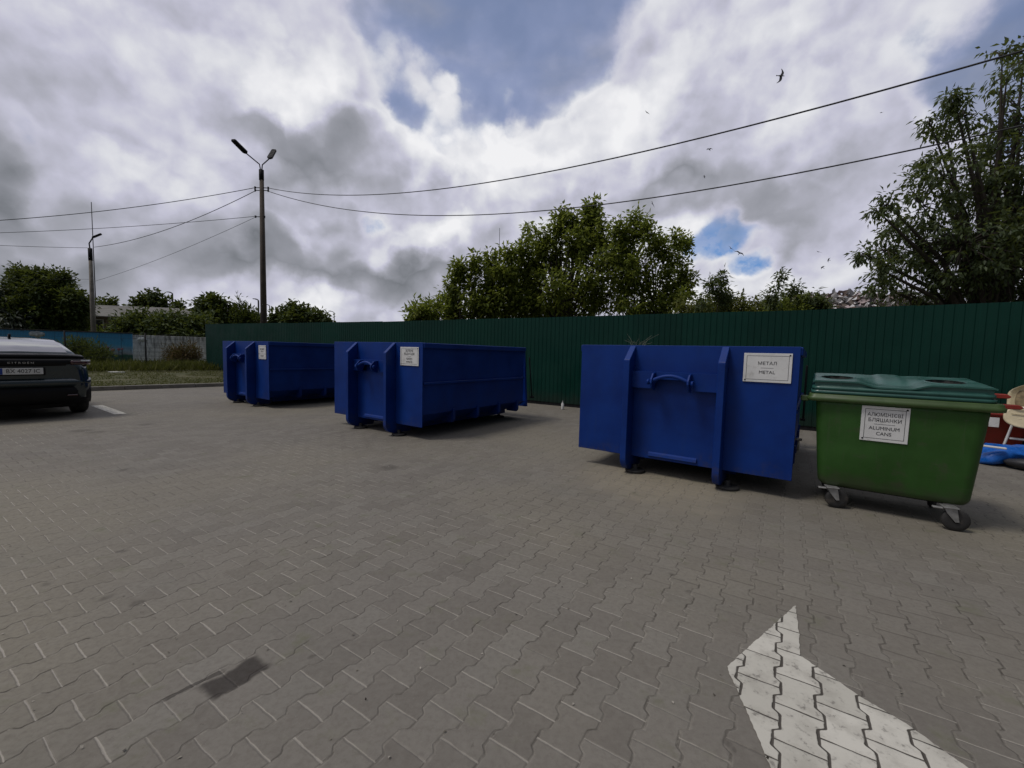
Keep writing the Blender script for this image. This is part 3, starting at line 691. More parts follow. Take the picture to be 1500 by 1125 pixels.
# ------------------------------------------------------------------ green corrugated fence
M['fence_green'] = paint('fence_green', (.0010, .030, .0205), .5, .10, .9, dirt=(.004, .03, .022), dirt_amt=.35, spec=.18)
_t = NT(M['fence_green'].node_tree); _b = M['fence_green'].node_tree.nodes['Principled BSDF']; _oi = _t.n.new('ShaderNodeObjectInfo')
_c = _b.inputs['Base Color'].links[0].from_socket; _z = _t.sep(_t.coord('Object'))[2]
_d = _t.mix(_t.m('MULTIPLY', _t.rng(_t.m('ADD', _z, _t.m('MULTIPLY', _t.noise(_t.coord(), 5.0, 5), .5)), .35, .75, 1, 0), .5), _c, (.022, .026, .02, 1))
_t.put(_t.mix(1.0, _d, _t.ramp(_oi.outputs['Random'], [(0, (.90, .90, .90)), (1, (1.1, 1.1, 1.1))]), 'MULTIPLY'), _b.inputs['Base Color'])
M['fence_post'] = paint('fence_post', (.02, .03, .028), .6, .2)
FL = [Vector((-15.86, 22.1)), Vector((-4.75, 15.56)), Vector((3.955, 10.094)), Vector((6.227, 8.555)), Vector((8.095, 6.867)), Vector((10.2, 4.55)), Vector((14.5, -.6))]
FZ = [2.53, 2.455, 2.455, 2.455, 2.455, 2.46, 2.46]
def build_fence():
    root = empty('sheet_fence', (FL[2].x, FL[2].y, 0), 0, 'tall dark green corrugated sheet metal fence behind the skips', 'fence')
    base = Vector((FL[2].x, FL[2].y, 0))
    rnd = random.Random(5); s_acc = 0
    for seg in range(len(FL) - 1):
        A, B = FL[seg], FL[seg + 1]; L = (B - A).length; t_ = (B - A) / L; nrm = Vector((t_.y, -t_.x))
        n = max(1, round(L / 1.15)); w = L / n
        for k in range(n):
            dzp = rnd.uniform(-.008, .008); pm = MB(); top = []; bot = []
            P = .1225; cnt = max(1, round(w / P)); P = w / cnt
            prof = []
            for i in range(cnt):
                for f, d in ((0, 0), (.30, 0), (.40, .009), (.90, .009)): prof.append(((i + f) * P, d))
            prof += [(w, 0), (w + .02, .0)]
            for x, d in prof:
                q = A + t_ * (k * w + x) + nrm * (d + (k % 2) * .0015 + .002 * mnoise.noise(Vector((k * w + x, seg * 9., 0)) * .8)) - Vector((base.x, base.y))
                f_ = min(1, (k * w + x) / L); zt_ = FZ[seg] * (1 - f_) + FZ[seg + 1] * f_ + dzp
                zb_ = .17 if (seg == 0 and f_ < .35) else .09
                top.append((q.x, q.y, zt_)); bot.append((q.x, q.y, zb_))
            pm.loft([bot, top], close=False, smooth=False)
            pm.build('panel', M['fence_green'], root, fix=False)
            if k % 2 == 0:
                q = A + t_ * (k * w) - nrm * .06 - Vector((base.x, base.y))
                MB().box(q.x - .03, q.x + .03, q.y - .03, q.y + .03, -.03, FZ[seg] - .08).build('post', M['fence_post'], root)
        rl = MB()
        for z in (.45, 1.3, 2.2):
            p0 = A - nrm * .025 - Vector((base.x, base.y)); p1 = B - nrm * .025 - Vector((base.x, base.y))
            rl.tube([(p0.x, p0.y, z), (p1.x, p1.y, z)], .02, 4)
        rl.build('rail', M['fence_post'], root)
        if seg >= 0:
            p0 = A - nrm * .05 - Vector((base.x, base.y)); p1 = B - nrm * .05 - Vector((base.x, base.y))
            ang = math.atan2(t_.y, t_.x)
            MB().box(0, L, -.04, .0, -.03, .12, M=Matrix.Translation((p0.x, p0.y, 0)) @ Matrix.Rotation(ang, 4, 'Z')).build('base_board', M['dark_steel'], root)
build_fence()

# ------------------------------------------------------------------ walls at the left end
def wall_mats():
    mt, t, b = new_mat('mural'); c = t.coord(); s = t.sep(c); n = t.noise(c, 1.4, 5, .6); f = t.noise(c, 6, 6, .65)
    h = t.m('ADD', s[2], t.m('MULTIPLY', t.m('SUBTRACT', n, .5), .5))
    col = t.ramp(t.rng(h, .15, 2.1, 0, 1, 'LINEAR'), [(0, (.008, .055, .035)), (.27, (.015, .09, .06)), (.33, (.24, .28, .31)), (.45, (.22, .35, .46)), (.62, (.05, .29, .52)), (1, (.035, .22, .45))])
    col = t.mix(t.m('MULTIPLY', t.rng(f, .55, .75), .45), col, (.22, .28, .33, 1))
    col = t.mix(t.m('MULTIPLY', t.rng(t.noise(c, 2.6, 5), .6, .7), .7), col, (.012, .045, .09, 1))
    pan = t.m('LESS_THAN', t.m('ABSOLUTE', t.m('SUBTRACT', t.m('FRACT', t.m('DIVIDE', s[0], 1.0)), .5)), .012)
    col = t.mix(t.m('MULTIPLY', pan, .6), col, (.01, .03, .06, 1))
    t.put(col, b.inputs['Base Color']); b.inputs['Roughness'].default_value = .8; M['mural'] = mt
    mt, t, b = new_mat('whitewash'); c = t.coord(); s = t.sep(c); f = t.noise(c, 4, 7, .68)
    st = t.noise(t.comb(t.m('MULTIPLY', s[0], 7.0), 0.0, t.m('MULTIPLY', s[2], 1.2)), 1.0, 6, .65)
    col = t.mix(t.rng(f, .4, .65), (.78, .78, .77, 1), (.56, .56, .55, 1))
    col = t.mix(t.m('MULTIPLY', t.rng(t.m('ADD', st, t.m('MULTIPLY', s[2], .1)), .58, .80), .75), col, (.10, .10, .095, 1))
    br = t.n.new('ShaderNodeTexBrick'); t.put(t.comb(s[0], s[2], 0.0), br.inputs[0]); br.inputs['Scale'].default_value = 1.0
    br.inputs['Brick Width'].default_value = .8; br.inputs['Row Height'].default_value = .3; br.inputs['Mortar Size'].default_value = .012
    br.inputs['Color1'].default_value = (1, 1, 1, 1); br.inputs['Color2'].default_value = (.92, .92, .92, 1); br.inputs['Mortar'].default_value = (.55, .55, .54, 1)
    col = t.mix(1.0, col, br.outputs[0], 'MULTIPLY')
    t.put(col, b.inputs['Base Color']); b.inputs['Roughness'].default_value = .9; t.put(t.bump(f, .4, .02), b.inputs['Normal']); M['whitewash'] = mt
wall_mats()
def wall(name, A, B, z0, z1, th, mat, label, cat, cap=None):
    d = Vector((B.x - A.x, B.y - A.y)); L = d.length
    root = empty(name, (A.x, A.y, 0), math.atan2(d.y, d.x), label, cat)
    MB().box(0, L, 0, th, z0, z1, bev=.01).build('panel', mat, root)
    if cap: MB().box(-.02, L + .02, -.04, th + .04, z1, z1 + .06, bev=.01).build('coping', cap, root)
    return root, L
A = atY(-90, 500, 23.2); B = atY(193.5, 500, 27.2)
mw, L = wall('mural_wall', A, B, 0, 2.06, .12, M['mural'], 'low wall painted with a blue and green mural behind the car', 'wall', M['dark_steel'])
fm = MB(); stm = MB(); rr = random.Random(3)
for i in range(9):
    x = L - .45 - rr.random() * 3.2; z = rr.uniform(.75, 1.15); r = rr.uniform(.05, .11)
    fm.lathe([(.001, -.012), (r, -.008), (r, .0)], (x, 0, z), 'y', 8)
    stm.box(x - .015, x + .015, -.006, .0, .45, z - r * .5)
fm.build('painted_flower', paint('mural_pink', (.30, .14, .17), .8), mw); stm.build('painted_stem', paint('mural_stem', (.012, .03, .03), .8), mw)
cm = MB()
for x, z, r in ((3.6, 1.86, .16), (3.8, 1.84, .2), (3.98, 1.85, .14), (8.4, 1.72, .12), (8.55, 1.71, .15), (8.7, 1.7, .1)): cm.lathe([(.001, -.012), (r, -.006), (r, 0)], (x, 0, z), 'y', 12)
cm.build('painted_cloud', paint('mural_cloud', (.42, .47, .5), .8, .3, 8), mw)
A2 = atY(192, 500, 28.6); B2 = atY(330, 500, 31.5)
wall('block_wall', A2, B2, 0, 2.02, .15, M['whitewash'], 'low weathered white block wall between the mural and the green fence', 'wall')
# mesh fence on thin dark posts in front of the walls
root = empty('mesh_fence', atY(213, 500, 22.0).xy.to_3d(), 0, 'thin dark wire mesh fence on slim posts in front of the mural', 'fence')
pts = [atY(-60, 500, 20.2), atY(95, 500, 21.2), atY(213, 500, 22.0), atY(292, 500, 22.6)]
o0 = root.location
for p in pts[:-1]:
    MB().tube([(p.x - o0.x, p.y - o0.y, -.02), (p.x - o0.x, p.y - o0.y, 2.0)], .035, 6).build('post', M['dark_steel'], root)
wm = MB()
for a_, b2 in zip(pts, pts[1:]):
    n = int((b2 - a_).length / .06)
    for i in range(n):
        q = a_.lerp(b2, i / n); wm.tube([(q.x - o0.x, q.y - o0.y, .2), (q.x - o0.x, q.y - o0.y, 1.95)], .003, 3, cap=False)
    for z in (.2, .7, 1.2, 1.7, 1.95): wm.tube([(a_.x - o0.x, a_.y - o0.y, z), (b2.x - o0.x, b2.y - o0.y, z)], .004, 3)
wm.build('wire_mesh', M['dark_steel'], root)

# ------------------------------------------------------------------ vegetation
def leaves_obj(name, P, Dr, Nn, ln, wd, mat, parent, rs):
    """P leaf bases, Dr directions, Nn approximate normals; each leaf is a folded kite of two triangles pairs."""
    n = len(P); Dr = Dr / np.linalg.norm(Dr, axis=1)[:, None]
    S = np.cross(Dr, Nn); S /= np.linalg.norm(S, axis=1)[:, None] + 1e-9; N2 = np.cross(S, Dr)
    ln = ln * rs.uniform(.7, 1.25, n)[:, None]; wd = wd * rs.uniform(.75, 1.2, n)[:, None]
    base = P; tip = P + Dr * ln - N2 * ln * .10; mid = P + Dr * ln * .45 - N2 * wd * .12
    l = P + Dr * ln * .42 + S * wd * .5 + N2 * wd * .18; r = P + Dr * ln * .42 - S * wd * .5 + N2 * wd * .18
    V = np.stack([base, r, tip, l], 1).reshape(-1, 3)
    F = (np.arange(n)[:, None] * 4 + np.array([[0, 1, 2, 0, 2, 3]])).reshape(-1)
    me = bpy.data.meshes.new(name); me.vertices.add(4 * n); me.vertices.foreach_set('co', V.astype(np.float32).ravel())
    me.loops.add(6 * n); me.loops.foreach_set('vertex_index', F.astype(np.int32)); me.polygons.add(2 * n)
    me.polygons.foreach_set('loop_start', np.arange(0, 6 * n, 3, dtype=np.int32)); me.polygons.foreach_set('loop_total', np.full(2 * n, 3, dtype=np.int32))
    me.update(calc_edges=True)
    at_ = me.attributes.new('rnd', 'FLOAT', 'FACE'); at_.data.foreach_set('value', np.repeat(rs.random(n), 2).astype(np.float32))
    me.materials.append(mat); me.validate()
    o = bpy.data.objects.new(name, me); COL.objects.link(o)
    if parent: o.parent = parent
    return o
def tree(name, label, base, lobes, ncl, per, ln, wd, mat, cat='tree', group=None, droop=.5, spread=.35, shell=.55, up=.0, seed=1, trunk_r=.12, gap=.35, trunks=1, trunk_mat='bark', cluster_dir=None):
    rs = np.random.RandomState(seed); base = Vector(base)
    root = empty(name, base, 0, label, cat, group)
    C = np.array([list(c) for c, r in lobes]) - np.array(base); Rr = np.array([r if isinstance(r, (tuple, list)) else (r, r, r) for c, r in lobes], float)
    vol = Rr.prod(1) ** (2 / 3) + .12 * (Rr.prod(1) ** (2 / 3)).mean(); pick = rs.choice(len(lobes), ncl, p=vol / vol.sum())
    d = rs.normal(size=(ncl, 3)); d /= np.linalg.norm(d, axis=1)[:, None]
    rad = shell + (1 - shell) * rs.random(ncl) ** .6; inner = rs.random(ncl) < .22; rad[inner] = rs.random(inner.sum()) ** .5
    cp = C[pick] + d * Rr[pick] * rad[:, None]
    nz = np.array([mnoise.noise(Vector(p * 1.6 / max(.6, spread * 2.2)) + Vector((seed, 0, 0))) for p in cp]); keep = (nz > -gap) | (rs.random(ncl) < .12)
    cp = cp[keep]; pick = pick[keep]; d = d[keep]; k = len(cp)
    # woody skeleton
    tm = MB(); cen = Vector(C.mean(0)); low = min(float(C[:, 2].min()), cen.z * .6)
    for ti in range(trunks):
        off = Vector((rs.uniform(-.5, .5), rs.uniform(-.5, .5), 0)) * (trunks > 1)
        top = Vector((cen.x * .6 + off.x, cen.y * .6 + off.y, max(.4, low * .55)))
        tm.tube([off + Vector((0, 0, -.1)), off.lerp(top, .5) + Vector((rs.uniform(-.1, .1), rs.uniform(-.1, .1), 0)), top], [trunk_r * 1.25, trunk_r, trunk_r * .85], 9)
        for i in range(len(C)):
            if i % trunks != ti: continue
            c = Vector(C[i]); mid = top.lerp(c, .5) + Vector((rs.uniform(-.15, .15), rs.uniform(-.15, .15), .12 * (c - top).length))
            tm.tube([top, mid, mid.lerp(c, .6), c], [trunk_r * .5, trunk_r * .30, trunk_r * .16, trunk_r * .05], 5)
    for i in range(k):
        if i % 2: continue
        p = Vector(cp[i]); c = Vector(C[pick[i]]); tm.tube([c.lerp(p, .1), c.lerp(p, .6) + Vector((0, 0, .04)), p], [trunk_r * .1 + .004, .006 + trunk_r * .03, .003], 3, cap=False)
    tm.build('trunk', M[trunk_mat], root)
    n = k * per
    ax = d * .6 + np.array([0, 0, up]) + rs.normal(size=(k, 3)) * .35
    if cluster_dir is not None: ax = ax + np.array(cluster_dir)
    ax /= np.linalg.norm(ax, axis=1)[:, None]
    tt = rs.uniform(-1, 1, (k, per)); side = rs.normal(size=(k, per, 3)) * spread * .33
    P = (cp[:, None] + ax[:, None] * tt[..., None] * spread + side).reshape(-1, 3)
    Dr = (side / (spread * .33) * .8 + ax[:, None] * .5).reshape(-1, 3) + rs.normal(size=(n, 3)) * .35; Dr[:, 2] -= droop * rs.uniform(.5, 1.5, n)
    Nn = rs.normal(size=(n, 3)) * .55 + np.array([0, 0, 1.0])
    leaves_obj('crown', P, Dr, Nn, ln, wd, mat, root, rs)
    return root
def lobes_px(lst, Y, seed=0, dj=.6, flat=1.0, k=1.0):
    r_ = random.Random(seed); out = []
    for px, py, rp in lst:
        rp = rp * k; y = Y + r_.uniform(-dj, dj); out.append((atY(px, py, y), (rp * Y / FPX, rp * Y / FPX * flat * 1.1, rp * Y / FPX)))
    return out
def gz(px, Y, z=0): p = atY(px, 500, Y); return Vector((p.x, p.y, z))
def shoots(tops, Y, seed, length=46, w=9):
    r_ = random.Random(seed); out = []
    for px, py in tops:
        y = Y + r_.uniform(-.5, .5); q = Y / FPX
        out.append((atY(px, py + length * .5, y), (w * q, w * q, length * .5 * q)))
        out.append((atY(px + r_.uniform(-3, 3), py + 10, y), (w * .8 * q, w * .8 * q, 10 * q)))
    return out
Y = 16.5
tree('leafy_tree', 'bushy green tree sloping down on the left of the tallest tree behind the fence', gz(680, Y),
     lobes_px([(612, 462, 14), (632, 457, 20), (665, 450, 24), (700, 440, 28), (735, 435, 34), (655, 467, 25), (720, 462, 36), (765, 450, 32), (600, 468, 8)], Y, 1, k=.8)
     + shoots([(608, 447), (626, 440), (646, 426), (664, 412), (675, 384), (696, 373), (712, 392), (723, 368), (745, 366), (735, 392), (690, 400), (755, 385)], Y, 71),
     560, 24, .19, .09, M['leaf_maple'], group='broadleaf trees behind the green fence', seed=3, up=.7, droop=.6, spread=.22, gap=.35, trunk_r=.09, trunks=3)
tree('leafy_tree', 'tallest green tree rising above the middle of the green fence', gz(840, Y + .6),
     lobes_px([(775, 405, 32), (825, 385, 32), (870, 395, 34), (800, 430, 40), (850, 440, 42), (893, 430, 36), (780, 450, 30), (845, 360, 22)], Y + .6, 2, k=.8)
     + shoots([(765, 352), (781, 328), (800, 328), (790, 355), (816, 318), (825, 304), (838, 312), (850, 325), (862, 310), (870, 298), (880, 316), (858, 345), (775, 375), (812, 350), (884, 345), (895, 365)], Y + .6, 72, 56, 11),
     720, 25, .19, .09, M['leaf_maple'], group='broadleaf trees behind the green fence', seed=5, up=.9, droop=.6, spread=.24, gap=.3, trunk_r=.11, trunks=3)
tree('leafy_tree', 'open green tree with upright shoots on the right of the tallest tree', gz(950, Y),
     lobes_px([(915, 400, 28), (950, 408, 26), (930, 440, 34), (970, 445, 28), (985, 418, 18), (998, 438, 14)], Y, 3, k=.8)
     + shoots([(902, 322), (915, 335), (928, 309), (940, 330), (950, 323), (960, 343), (972, 362), (989, 341), (1003, 347), (1005, 387), (978, 385), (925, 360), (996, 400), (910, 365)], Y, 73, 52, 9),
     480, 24, .18, .085, M['leaf_maple'], group='broadleaf trees behind the green fence', seed=8, up=.9, droop=.6, spread=.22, gap=.22, trunk_r=.08, trunks=3)
Y = 9.6
tree('cherry_tree', 'large dark tree with drooping pointed leaves at the right edge', gz(1545, Y + .4),
     lobes_px([(1468, 82, 15), (1475, 112, 20), (1494, 160, 32), (1412, 168, 22), (1397, 142, 12), (1362, 180, 11), (1385, 190, 16), (1450, 218, 34), (1362, 235, 14), (1385, 262, 40), (1440, 280, 44), (1490, 300, 60),
               (1300, 300, 12), (1284, 308, 10), (1350, 300, 30), (1312, 330, 22), (1300, 365, 26), (1266, 372, 8), (1345, 370, 44), (1410, 360, 56), (1470, 390, 64), (1290, 418, 16), (1330, 430, 32), (1390, 435, 44), (1450, 450, 50),
               (1540, 210, 70), (1560, 350, 90), (1560, 90, 60), (1540, 450, 60), (1290, 395, 18), (1500, 90, 18)], Y, 4, .7),
     1850, 16, .13, .05, M['leaf_cherry'], seed=11, up=.15, droop=1.1, spread=.16, gap=.22, trunk_r=.17)
# low growth above the fence to the right
Y = 13.5
tree('hedge_bush', 'low yellow green bush showing just above the fence right of the tallest trees', gz(1045, Y), lobes_px([(1005, 452, 14), (1040, 448, 18), (1070, 446, 18), (1100, 450, 14), (1030, 470, 30), (1080, 470, 30)], Y, 5),
     300, 24, .12, .055, M['leaf_hedge'], 'bush', seed=13, spread=.16, gap=.5, trunk_r=.05)
Y = 12.6
def sprout(px, py, hpx, Y, label, seed, wpx=30, n=5):
    lob = []
    r_ = random.Random(seed)
    for i in range(n):
        f = i / (n - 1); lob.append((px + r_.uniform(-1, 1) * wpx * (1 - f * .7), py + hpx * (1 - f), 5 + 5 * (1 - f)))
    return tree('sapling', label, gz(px, Y), lobes_px(lob, Y, seed, .15), 80, 12, .15, .05, M['leaf_cherry'], 'sapling', 'saplings showing over the fence', seed=seed, up=.6, droop=.7, spread=.14, gap=.5, trunk_r=.025)
sprout(1050, 402, 46, Y, 'thin sapling above the yellow green bush', 21, 32, 7)
sprout(1148, 404, 48, Y, 'thin sapling with a leaning top between the bush and the scrap heap', 22, 26, 6)
sprout(1192, 432, 22, Y, 'shortest sapling, in front of the scrap heap', 23, 12, 4)
tree('hedge_bush', 'dark green bush beneath the leaning sapling above the fence', gz(1150, 13.6), lobes_px([(1125, 452, 12), (1150, 446, 14), (1175, 446, 12), (1195, 450, 12), (1150, 468, 30)], 13.6, 6), 200, 22, .12, .055, M['leaf_maple'], 'bush', seed=14, spread=.16, gap=.5, trunk_r=.04)

# far left trees
Y = 34
G = 'dark trees beyond the mural wall'
tree('far_tree', 'largest dark tree behind the mural wall on the left', gz(75, Y), lobes_px([(28, 400, 8), (45, 412, 22), (70, 412, 20), (88, 405, 8), (35, 432, 28), (75, 435, 38), (106, 444, 22), (120, 452, 12), (60, 465, 44), (100, 468, 26), (20, 470, 30)], Y, 7, k=.78),
     1100, 24, .30, .17, M['leaf_dark'], group=G, seed=31, droop=.2, spread=.4, gap=.4, trunk_r=.2)
tree('far_tree', 'grey green willow at the left edge beyond the mural wall', gz(2, Y - 2), lobes_px([(-20, 440, 25), (5, 450, 22), (18, 470, 18), (-5, 475, 25), (-40, 460, 30)], Y - 2, 8, k=.78), 260, 16, .4, .14, M['leaf_grey'], group=G, seed=32, droop=1.0, spread=.5, trunk_r=.15)
Y = 48
tree('far_tree', 'small rounded dark tree behind the grey roofed house', gz(222, Y + 6), lobes_px([(215, 442, 14), (228, 440, 14), (205, 450, 10), (245, 450, 10), (262, 447, 6), (225, 465, 22)], Y + 6, 9, k=.78), 260, 14, .5, .3, M['leaf_dark'], group=G, seed=33, spread=.5, trunk_r=.2)
tree('far_tree', 'small dark tree peeping over the left end of the house roof', gz(155, Y + 8), lobes_px([(150, 444, 6), (165, 444, 6), (158, 455, 12)], Y + 8, 19, k=.78), 70, 14, .5, .3, M['leaf_dark'], group=G, seed=43, spread=.5, trunk_r=.15)
tree('far_tree', 'round dense dark tree right of the house, left of the tall street lamp', gz(310, 40), lobes_px([(305, 448, 16), (320, 446, 14), (295, 458, 12), (318, 470, 24)], 40, 10, k=.78), 320, 16, .42, .24, M['leaf_dark'], group=G, seed=34, spread=.42, trunk_r=.2)
tree('far_tree', 'pointed dark conifer clump just left of the tall street lamp', gz(352, 40), lobes_px([(351, 440, 4), (351, 450, 8), (340, 462, 14), (362, 458, 9), (372, 468, 14), (350, 475, 24)], 40, 11, k=.78), 240, 16, .36, .12, M['leaf_dark'], group=G, seed=35, up=.8, droop=-.3, spread=.4, trunk_r=.15)
tree('far_tree', 'low dark tree right of the tall street lamp above the green fence', gz(432, 42), lobes_px([(412, 458, 10), (432, 455, 12), (450, 458, 11), (465, 465, 10), (478, 468, 6), (435, 475, 24), (402, 468, 8)], 42, 12, k=.78), 260, 16, .4, .24, M['leaf_dark'], group=G, seed=36, spread=.42, trunk_r=.18)
# shrubs between the house and the walls
G2 = 'shrubs behind the low walls'
for i, (px, py, r, lab, lm) in enumerate([(168, 488, 16, 'olive shrub behind the mural, below the house gable', 'leaf_maple'), (200, 474, 26, 'dark shrub behind the mural, below the middle of the house roof', 'leaf_dark'),
                                      (245, 474, 28, 'dark shrub behind the left part of the white wall', 'leaf_dark'), (285, 478, 22, 'dark shrub behind the white wall, next to the end of the green fence', 'leaf_dark')]):
    tree('shrub', lab, gz(px, 35), lobes_px([(px - 12, py + 4, r * .6), (px + 12, py, r * .7), (px, py + 14, r)], 35, 40 + i), 200, 16, .34, .18, M[lm], 'shrub', G2, seed=50 + i, spread=.4, gap=.6, trunk_r=.06)
tree('shrub', 'dark spiky shrub growing against the mural beside the car', gz(128, 22.4), lobes_px([(105, 520, 14), (125, 522, 18), (140, 526, 14), (150, 520, 9), (115, 505, 9)], 22.4, 60, .4), 200, 18, .26, .04, M['leaf_dark'], 'shrub', seed=61, up=.6, droop=-.2, spread=.28, gap=.5, trunk_r=.03)
tree('dry_bush', 'dry reddish brown bush in front of the white wall', gz(268, 25.5), lobes_px([(258, 522, 11), (272, 517, 12), (284, 524, 9), (268, 530, 13)], 25.5, 62, .4), 170, 18, .24, .04, M['leaf_dry'], 'bush', seed=62, up=.8, droop=-.2, spread=.25, gap=.6, trunk_r=.02)
tree('dry_bush', 'thin dry weed stalks left of the brown bush by the white wall', gz(245, 25.5), lobes_px([(243, 512, 4), (247, 522, 5), (245, 532, 8)], 25.5, 63, .2), 40, 12, .2, .03, M['leaf_dry'], 'weed', seed=63, up=1.2, droop=-.3, spread=.25, gap=.7, trunk_r=.012)

# grass on the verge: one mass
def grass_obj():
    rs = np.random.RandomState(4); n = 70000
    s_ = rs.uniform(-8, 14, n); o_ = .14 + 13 * rs.random(n) ** 1.3
    P = np.array([[*kp(a1, b1), .11 + min(b1, 8) * .012] for a1, b1 in zip(s_, o_)])
    nz = np.array([mnoise.noise(Vector(p * .9)) for p in P]); sel = nz > -.25; P = P[sel]; nz = nz[sel]; n = len(P)
    far = np.array([(Vector((p[0], p[1])) - K0).dot(Vector((-KU.y, KU.x))) for p in P])
    Dr = rs.normal(size=(n, 3)) * .5; Dr[:, 2] = 1
    Nn = rs.normal(size=(n, 3)); Nn[:, 2] *= .2
    ln = np.where(far > 7.2, rs.uniform(.15, .5, n), rs.uniform(.025, .07, n))
    o = leaves_obj('grass', P, Dr, Nn, ln[:, None], .012 + ln[:, None] * .07, M['grass'], None, rs)
    tag(o, 'short patchy grass growing on the verge between the kerb and the walls', 'grass', kind='stuff')
grass_obj()
p = at(170, 545.5, .2); o = MB().prism([(-.32, -.05), (-.1, -.1), (.25, -.06), (.36, .05), (.1, .1), (-.25, .06)], 'z', .0, .03, bev=.008).build('litter', paint('litter_white', (.7, .7, .68), .6))
o.location = (p.x, p.y, .2); tag(o, 'white scrap of litter lying on the verge grass', 'litter')

# weed on the metal container
r3 = roots[0]
wp = r3.matrix_basis @ Vector((.72, .12, CT))
root = empty('dry_weed', wp, 0, 'wispy dry weed poking up over the top edge of the METAL skip', 'weed')
wm_ = MB(); rr = random.Random(9)
for i in range(22):
    a1 = rr.uniform(-1.1, 1.3); L_ = rr.uniform(.08, .26); b1 = rr.uniform(-.1, .1); p0 = Vector((rr.uniform(-.03, .03), 0, -.12))
    p1 = p0 + Vector((math.sin(a1) * L_ * .5, b1, .1 + L_ * .35)); p2 = p1 + Vector((math.sin(a1) * L_ * .6 + .04, b1, L_ * .35 * math.cos(a1)))
    wm_.tube([p0, p1, p2], [.002, .0016, .001], 4)
wm_.build('stalks', paint('dry_stalk', (.16, .17, .13), .9), root)

# ------------------------------------------------------------------ poles, wires, house, masts
def lamp_head(mb, base, d, L, w, tilt=0):
    d = Vector(d).normalized(); s = d.cross(Vector((0, 0, 1))).normalized(); u = s.cross(d).normalized()
    Mx = Matrix((( *d, base[0]), (*s, base[1]), (*u, base[2]), (0, 0, 0, 1)))
    Mx = Matrix(((d.x, s.x, u.x, base[0]), (d.y, s.y, u.y, base[1]), (d.z, s.z, u.z, base[2]), (0, 0, 0, 1)))
    mb.prism([(-.04, -.05), (.05, -w / 2), (L - .05, -w * .46), (L, -w * .3), (L, w * .3), (L - .05, w * .46), (.05, w / 2), (-.04, .05)], 'z', -.035, .06, bev=.015, M=Mx)
PB = Vector((-12.787, 22.0, 0))
root = empty('street_lamp', PB, 0, 'tall concrete pole with two lamps in a V, behind the green fence', 'street lamp')
MB().tube([(0, 0, -.1), (0, 0, 5), (.01, 0, 10.05)], [.17, .135, .095], 12).build('pole', M['pole_concrete'], root)
cpm = MB().tube([(0, 0, 9.75), (.0, 0, 10.25)], .115, 10); cpm.build('sleeve', M['dark_steel'], root)
topc = Vector((0, 0, 10.2)); rel = lambda px, py, Y_: atY(px, py, Y_) - PB
for (e0, Ye, e1, Y1) in (((360, 224), 21.0, (341, 205), 20.2), ((395, 232), 22.6, (402, 220), 23.2)):
    pe = rel(*e0, Ye); ph = rel(*e1, Y1)
    MB().tube([topc - Vector((0, 0, .2)), topc + Vector((0, 0, .25)).lerp(pe - topc, .12), pe], .028, 8).build('arm', M['dark_steel'], root)
    hd = MB(); lamp_head(hd, pe, ph - pe, (ph - pe).length, .26); hd.build('lamp_head', M['dark_steel'], root)
for z in (9.38, 9.25, 7.96):
    br_ = MB(); br_.tube([(-.33, 0, z), (.33 if z > 9 else .12, 0, z)], .02, 6); bo = br_.build('bracket', M['dark_steel'], root)
    for x in (-.33, .33 if z > 9 else .12): MB().lathe([(.001, -.06), (.045, -.05), (.03, 0), (.05, .05), (.001, .06)], (x, 0, z), 'z', 8).build('insulator', M['dark_steel'], bo)
lpB = atY(138, 505, 31.0); lpB.z = 0
root2 = empty('street_lamp', lpB, 0, 'slimmer concrete pole with a single lamp behind the mural wall', 'street lamp')
ztop = atY(132, 366, 31.0); e = ztop - lpB
MB().tube([(0, 0, -.1), (e.x * .5, 0, e.z * .5), (e.x, 0, e.z)], [.17, .14, .10], 10).build('pole', M['concrete'], root2)
zz = atY(132, 373, 31).z
MB().tube([(e.x, 0, e.z - .75), (e.x, 0, e.z + .12)], .125, 10).build('sleeve', M['dark_steel'], root2)
hp = atY(136, 348, 31) - lpB; he = atY(146, 344, 31.2) - lpB
MB().tube([(e.x, 0, e.z), (e.x - .05, 0, e.z + .45), hp], .04, 8).build('arm', M['dark_steel'], root2)
hd = MB(); lamp_head(hd, hp, he - hp, .58, .28); hd.build('lamp_head', M['dark_steel'], root2)
def mast(name, px, y0, y1, Y_, r, lab, cat, arms=False, g=None):
    t_ = atY(px, y0, Y_); b1 = Vector((t_.x, t_.y, 0)); root = empty(name, b1, 0, lab, cat, g)
    MB().tube([(0, 0, 0), (0, 0, t_.z)], [r, r * .6], 6).build('mast', M['dark_steel'], root)
    if arms:
        q = Y_ / FPX
        MB().tube([(0, 0, t_.z), (-2.5 * q, 0, t_.z + 1.5 * q), (-5 * q, 0, t_.z + 2 * q)], r * .5, 5).build('arm', M['dark_steel'], root)
        hd = MB(); hd.box(-8 * q, -4.5 * q, -1.0 * q, 1.0 * q, t_.z + 1.6 * q, t_.z + 2.6 * q, bev=.02); hd.build('lamp_head', M['dark_steel'], root)
    return root
mast('antenna_mast', 133.7, 296, 480, 60, .07, 'thin antenna mast rising behind the slimmer lamp pole', 'mast')
mast('antenna_mast', 732, 334, 460, 75, .07, 'hair thin mast standing up behind the bushy tree in the middle', 'mast')
mast('far_lamp', 252.5, 430, 470, 62, .16, 'distant dark lamp post behind the grey roofed house', 'lamp post', True, 'distant lamp posts')
mast('far_lamp', 378.5, 440, 475, 48, .13, 'distant lamp post close on the left of the tall street lamp', 'lamp post', True, 'distant lamp posts')
